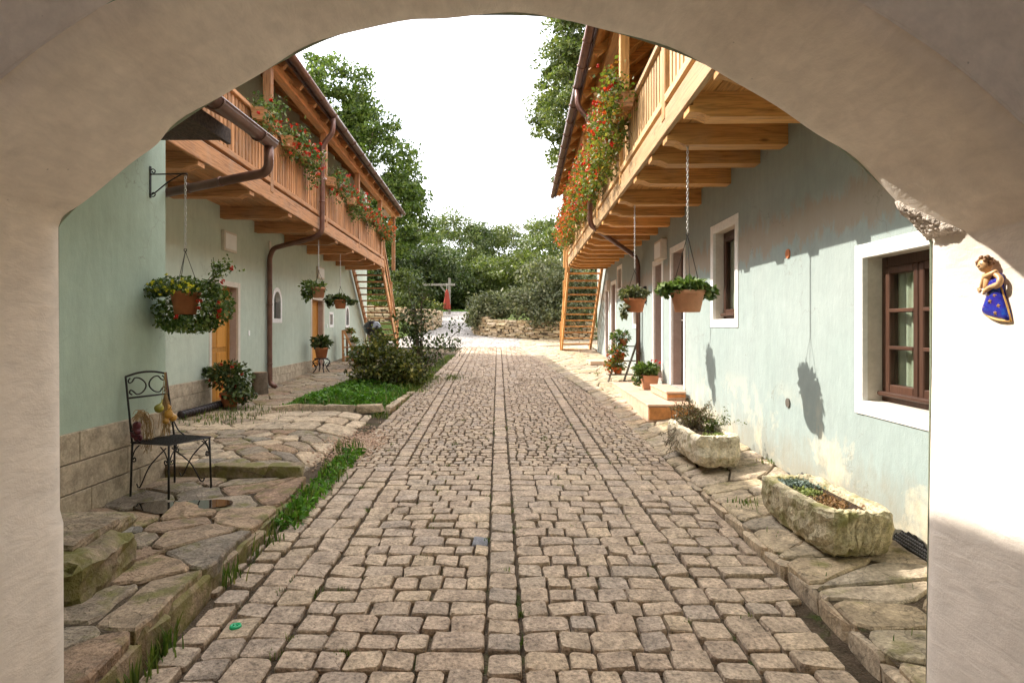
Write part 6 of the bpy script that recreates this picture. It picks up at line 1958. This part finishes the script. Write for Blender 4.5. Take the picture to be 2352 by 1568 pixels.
for yy in (9.7, 10.1, 10.6, 11.1, 11.6):
    me = rg5.choice(BLOCK).copy(); me.materials.clear(); me.materials.append(M['flag_grey'])
    link('stone', me, None, ed, (-1.93 + 2.85, yy - 9.36, -.01), (.1, 0, 1.5), (.4, .1, .12))

def bush(name, label, base, ells, clumps, per, lsize, mat, seed, sigma=.12, branches=14, cat='shrub', aspect=.55, group=None, thick=.016):
    gg = np.random.default_rng(seed); rg = random.Random(seed)
    root = empty(name, base); tag(root, label, cat, group)
    tot = sum(e[2] for e in ells)
    cs = np.concatenate([ellipsoid_points(c, r, max(1, int(clumps * f / tot)), .45, gg) for c, r, f in ells])
    P = clump_points(cs, sigma, per, gg, .85)
    leaves('foliage', P, lsize, mat, root, aspect, .5, gg)
    mb = MB()
    for k in range(branches):
        q = cs[gg.integers(len(cs))]
        mb.tube(smooth_path([(rg.uniform(-.08, .08), rg.uniform(-.08, .08), -.05), (q[0] * .35, q[1] * .35, q[2] * .5), tuple(q)], 4), [thick * (1 - .075 * i) for i in range(9)], 5)
    mb.build('branches', M['bark'], root, True)
    return root
bush('leafy_shrub', 'dense leafy shrub with pale-edged leaves between bed and lane', (-2.35, 12.3, .5), [((-.2, 0, .48), (.75, .55, .42), 1.0), ((.2, .2, .25), (.45, .45, .25), .4), ((-.35, .2, .8), (.45, .4, .3), .4)], 130, 42, .075, M['leaf_varie'], 301, .11)
rs = bush('rose_bush', 'tall arching rose bush with thin branches rising above the leafy shrub', (-2.05, 13.6, .55), [((-.1, 0, 1.3), (.5, .45, .4), .7), ((-.05, .1, 1.95), (.3, .3, .4), .45), ((.6, .1, .8), (.26, .26, .16), .16), ((.1, 0, .7), (.45, .4, .4), .5), ((.85, .15, 1.2), (.2, .12, .06), .06)], 105, 18, .085, M['leaf_dark'], 302, .10, 26, thick=.014)

# ------------------------------------------------------------------ dry stone walls
def stone_wall(label, path, zb, zt, seed, depth=.34):
    rg = random.Random(seed); P = [Vector((x, y, 0)) for x, y in path]; P = smooth_path(P, 6)
    cum = [0]
    for a, b in zip(P, P[1:]): cum.append(cum[-1] + (b - a).length)
    T = cum[-1]
    def at(s):
        s = max(0, min(T - 1e-4, s))
        i = max(k for k in range(len(cum) - 1) if cum[k] <= s); t = (s - cum[i]) / (cum[i + 1] - cum[i]); return P[i].lerp(P[i + 1], t), math.atan2(P[i + 1].y - P[i].y, P[i + 1].x - P[i].x)
    mid, _ = at(T / 2)
    root = empty('dry_stone_wall', (mid.x, mid.y, zb(.5))); tag(root, label, 'stone wall')
    core = MB(); n = 24
    for i in range(n):
        a, _a = at(T * i / n); b, _b = at(T * (i + 1) / n); f = (i + .5) / n
        core.bar((a.x - mid.x, a.y - mid.y, (zb(f) + zt(f)) / 2 - zb(.5) - .05), (b.x - mid.x, b.y - mid.y, (zb(f) + zt(f)) / 2 - zb(.5) - .05), depth * .75, zt(f) - zb(f) - .1)
    core.build('core', M['dirt'], root)
    meshes = []
    for _ in range(7):
        me = mesh_from('stone', *rough_block(rg)); me.materials.append(M['wallstone']); meshes.append(me)
    z = 0.0; hmax = max(zt(i / 10) - zb(i / 10) for i in range(11))
    while z < hmax:
        h = rg.uniform(.065, .135); s = rg.uniform(-.1, 0)
        while s < T:
            L = rg.choice([rg.uniform(.14, .26), rg.uniform(.22, .52)]); f = min(1, max(0, (s + L / 2) / T))
            if z + zb(f) < zt(f):
                p, a = at(s + L / 2)
                link('stone', rg.choice(meshes), None, root, (p.x - mid.x + rg.uniform(-.02, .02), p.y - mid.y + rg.uniform(-.03, .03), zb(f) - zb(.5) + z + h / 2 - .02), (rg.uniform(-.12, .12), rg.uniform(-.07, .07), a + rg.uniform(-.12, .12)), (L * .98, depth + rg.uniform(-.08, .08), h * rg.uniform(.82, 1.12)))
            s += L
        z += h
    return root
stone_wall('dry stone wall on the right below the ivy shrubs', [(-1.75, 29.6), (-1.45, 27.6), (-.4, 26.7), (1.2, 26.1), (3.4, 25.6)], lambda f: drive_z(27.5 - 2.0 * f) - .02, lambda f: 2.45 - .45 * sstep(.25, .45, f) - .1 * f, 401)
stone_wall('dry stone wall on the left bank beside the drive', [(-3.75, 31.5), (-3.95, 29.4), (-4.7, 28.2), (-6.0, 27.6), (-8.0, 27.2)], lambda f: drive_z(29.5 - 1.5 * f) - .02, lambda f: 2.5 + .15 * f, 402)

# ------------------------------------------------------------------ garden and trees behind
bush('ivy_shrub', 'rounded evergreen shrub on the left end of the right stone wall', (-1.15, 28.2, 2.2), [((.1, -.2, .55), (.95, .75, .65), 1.0), ((-.45, -.75, -.05), (.4, .35, .5), .45), ((.5, -.9, .15), (.5, .35, .35), .3)], 170, 40, .13, M['leaf_grey'], 311, .13)
bush('ivy_shrub', 'large evergreen shrub spilling over the right stone wall beside the stairs', (1.4, 27.2, 1.9), [((-.6, -.2, .8), (1.15, .9, .85), 1.0), ((.9, -.1, 1.4), (1.35, 1.0, 1.25), 1.4), ((.0, -1.1, .2), (.75, .35, .5), .5), ((1.3, -1.35, .25), (.8, .4, .7), .7), ((2.8, -.4, 1.0), (1.0, .9, 1.1), .6)], 480, 42, .13, M['leaf_grey'], 312, .14)
bush('garden_bush', 'bright green bush on the left bank above the stone wall', (-5.3, 29.4, 2.2), [((0, 0, .5), (1.1, .8, .6), 1.0), ((-1.5, .3, .4), (1.0, .8, .6), .8)], 150, 36, .13, M['leaf_yellow'], 313, .14)
bush('garden_bush', 'tall loose bush with yellow-green leaves in front of the timber frame', (-6.0, 33.5, 2.3), [((0, 0, 1.4), (.8, .7, 1.2), 1.0), ((1.0, .4, .4), (.6, .6, .4), .3)], 160, 34, .15, M['leaf_yellow'], 314, .16)
bush('garden_bush', 'low flowering bush at the foot of the red parasol', (-5.0, 36.8, 2.7), [((0, 0, .25), (.7, .6, .3), 1.0)], 60, 34, .13, M['leaf_varie'], 315, .13)
P = np.array([(gg.uniform(-9, 4), gg.uniform(39.5, 47), 0.0) for _ in range(9000)]); P[:, 2] = [ground_z(x, y) for x, y, z in P]
o = stuff(blades('lawn', P, .16, .03, M['lawn'])); o['label'] = 'sunlit lawn beyond the gravel drive'

def tree(name, label, base, ells, clumps, per, lsize, mat, seed, sigma=.4, trunk_r=.22, group=None, branches=26, sparse=False):
    gg = np.random.default_rng(seed); rg = random.Random(seed)
    root = empty(name, base); tag(root, label, 'tree', group)
    tot = sum(e[1][0] * e[1][2] for e in ells)
    cs = np.concatenate([ellipsoid_points(c, r, max(1, int(clumps * r[0] * r[2] / tot)), .55, gg) for c, r in ells])
    rep = np.repeat(cs, per, axis=0); d_ = gg.normal(size=rep.shape); d_ /= np.linalg.norm(d_, axis=1, keepdims=True) + 1e-9
    sz = np.repeat(sigma * gg.uniform(.7, 1.7, len(cs)), per)[:, None]
    P = rep + d_ * sz * (gg.uniform(.1, 1, (len(rep), 1)) ** .45) * np.array([1.25, 1.25, .7])
    leaves('crown', P, lsize, mat, root, .5, .45, gg)
    c0 = np.mean(cs, 0); ztop = cs[:, 2].max()
    tm = MB()
    tp = smooth_path([(0, 0, -.3), (c0[0] * .15, c0[1] * .15, c0[2] * .35), (c0[0] * .7, c0[1] * .7, c0[2] * .8), (c0[0], c0[1], min(ztop, c0[2] * 1.35))], 5)
    m = len(tp); tm.tube(tp, [trunk_r * (1 - .86 * i / (m - 1)) * (1.25 if i == 0 else 1) for i in range(m)], 10)
    for k in range(branches):
        q = Vector(cs[gg.integers(len(cs))]); i = min(m - 2, int(m * (.35 + .5 * rg.random()))); a = Vector(tp[i])
        mid = a.lerp(q, .5) + Vector((0, 0, -.06 * (q - a).length)); r0 = trunk_r * (1 - .86 * i / (m - 1)) * .55
        pth = smooth_path([a, mid, q], 4); tm.tube(pth, [r0 * (1 - .88 * j / (len(pth) - 1)) for j in range(len(pth))], 6)
    tm.build('trunk', M['bark'], root, True)
    return root
tree('ash_tree', 'tall airy ash tree rising behind the left house', (-9.0, 34, 3.2), [((-.9, 0, 10.9), (2.3, 2.0, 2.9)), ((.8, 0, 8.0), (3.1, 2.4, 2.6)), ((2.0, 0, 4.8), (2.7, 2.2, 2.3)), ((-1.6, 0, 6.5), (2.4, 2.2, 3.0))], 340, 190, .20, M['leaf_ash'], 501, .50, .32, branches=80)
tree('lime_tree', 'tall dense tree rising behind the right house eaves', (4.6, 31, 3.0), [((.2, 0, 13.0), (3.4, 3.0, 3.2)), ((-.9, 0, 10.0), (3.0, 2.8, 3.2)), ((.6, 0, 7.2), (3.1, 2.6, 2.6)), ((.9, 0, 4.6), (2.4, 2.2, 2.0))], 460, 200, .19, M['leaf_mid'], 502, .48, .36, branches=60)
bg = [  # x px, top y px, distance, half width m, material, name words
    (905, 520, 44, 2.6, 'leaf_dark', 'dark broadleaf tree beside the ash behind the left stairs'),
    (962, 498, 50, 2.5, 'leaf_mid', 'mid-green tree left of the tallest garden tree'),
    (1045, 470, 52, 3.0, 'leaf_mid', 'tallest rounded tree in the middle of the garden backdrop'),
    (1003, 560, 45, 2.4, 'leaf_dark', 'dark low tree below the tallest garden tree'),
    (1098, 508, 54, 1.7, 'leaf_dark', 'slim dark tree right of the tallest garden tree'),
    (1142, 512, 56, 2.2, 'leaf_yellow', 'light green tree left of the sparse grey tree'),
    (1192, 478, 58, 2.6, 'leaf_grey', 'sparse greyish tree with bare twigs in the backdrop'),
    (1250, 492, 52, 2.3, 'leaf_mid', 'feathery tree near the right eaves'),
    (1290, 520, 44, 2.4, 'leaf_mid', 'tree half hidden behind the right flower boxes'),
    (1120, 590, 46, 2.8, 'leaf_mid', 'broad bushy tree behind the right stone wall'),
    (1205, 585, 44, 2.8, 'leaf_yellow', 'yellow-green bushy tree above the large evergreen shrub'),
    (1065, 610, 47, 2.2, 'leaf_dark', 'shadowy low tree above the lawn'),
    (940, 600, 46, 2.4, 'leaf_mid', 'bushy tree behind the timber frame'),
    (1275, 600, 37, 2.2, 'leaf_grey', 'bushy tree beside the right stairs'),
    (860, 540, 42, 2.8, 'leaf_dark', 'dark tree half hidden by the left eaves'),
    (1345, 560, 40, 2.6, 'leaf_dark', 'dark tree seen through the right stairs'),
    (1015, 505, 60, 3.6, 'leaf_dark', 'broad dark tree behind the tallest garden tree'),
    (1165, 520, 62, 3.6, 'leaf_dark', 'broad dark tree behind the sparse grey tree'),
    (1085, 515, 63, 3.4, 'leaf_mid', 'wide tree closing the gap in the middle of the tree line'),
    (1235, 505, 64, 3.4, 'leaf_mid', 'wide tree behind the feathery tree near the right eaves'),
    (925, 480, 60, 3.4, 'leaf_mid', 'tall tree right of the ash behind the left roof end'),
]
for i, (xp, yt, Y, hw, mt, lab) in enumerate(bg):
    x = (xp - 1176) / 1400 * Y; zt = 1.75 + (750 - yt) / 1400 * Y; zb = ground_z(x, Y); H = zt - zb
    low = H < 8
    el = [((0, 0, H * .62), (hw * .85, hw * .85, H * .36)), ((hw * .25, -.4, H * .34), (hw, hw * .9, H * .28)), ((-hw * .3, -.3, H * .22), (hw * .9, hw * .8, H * .2)), ((0, 0, H * .86), (hw * .45, hw * .45, H * .13))]
    sp = mt == 'leaf_grey' and 'sparse' in lab
    tree('garden_tree', lab, (x, Y, zb), el, 120 if not sp else 110, 105 if not sp else 24, .22, M[mt], 520 + i, .55 if not sp else .5, .16, 'trees behind the garden', 34 if not sp else 70)
# far tree belt closing the garden
rgx = np.random.default_rng(9)
cs = np.stack([rgx.uniform(-60, 60, 2600), rgx.uniform(66, 76, 2600), rgx.uniform(3, 8.0, 2600)], 1)
P = clump_points(cs, .8, 26, rgx, .7)
o = stuff(leaves('far_woodland', P, .55, M['leaf_dark'], None, .6, .4, rgx)); o['label'] = 'distant woodland belt behind the garden'
# low hedge understorey
cs = np.stack([rgx.uniform(-12, 9, 700), rgx.uniform(47, 51, 700), rgx.uniform(2.9, 5.4, 700)], 1)
P = clump_points(cs, .35, 40, rgx, .8)
o = stuff(leaves('undergrowth', P, .24, M['leaf_dark'], None, .55, .4, rgx)); o['label'] = 'shady undergrowth beneath the garden trees'

# timber frame with red parasol
FY = 38.0; fz = ground_z(-4, FY)
tf = empty('timber_frame', (-3.9, FY, fz)); tag(tf, 'silvered timber post and beam frame on the lawn edge', 'timber frame')
for x in (0.0, -2.05, -3.9):
    q = MB(); q.box(x - .07, x + .07, -.07, .07, -.1, 2.35 if x == 0 else 2.0, .01); q.build('post', M['greywood'], tf)
q = MB(); q.box(-4.2, .35, -.08, .06, 1.86, 1.99, .01); q.build('beam', M['greywood'], tf)
q = MB(); q.bar((-.06, -.09, 1.25), (-.55, -.09, 1.86), .07, .08, .006); q.build('brace', M['greywood'], tf)
pa = empty('closed_parasol', (-4.02, FY - .35, fz)); tag(pa, 'folded red parasol standing beside the timber post', 'parasol')
q = MB(); q.tube([(0, 0, 0), (0, 0, 2.0)], .022, 8); q.build('pole', M['greywood'], pa, True)
V = []; F = []; n = 24
for (r, z) in ((.03, 1.62), (.09, 1.42), (.13, 1.0), (.20, .45), (.19, .40), (.03, .42)):
    for k in range(n):
        a = 2 * math.pi * k / n; rr = r * (1 + .28 * math.cos(8 * a)); V.append((rr * math.cos(a), rr * math.sin(a), z))
for i in range(5):
    for k in range(n): F.append((i * n + k, i * n + (k + 1) % n, (i + 1) * n + (k + 1) % n, (i + 1) * n + k))
link('canopy', mesh_from('canopy', V, F, True), M['red_cloth'], pa)
fn = empty('board_fence', (-7.4, 42.5, ground_z(-7, 42.5))); tag(fn, 'dark board fence under the trees behind the left stairs', 'fence')
for k in range(22):
    q = MB(); q.box(-1.65 + k * .15, -1.65 + k * .15 + .135, -.015, .015, 0, 1.25 + .02 * (k % 3), .004); q.build('board', M['wdz'], fn)
for zz in (.3, .95):
    q = MB(); q.box(-1.7, 1.7, .016, .05, zz, zz + .09, .004); q.build('rail', M['wdx'], fn)
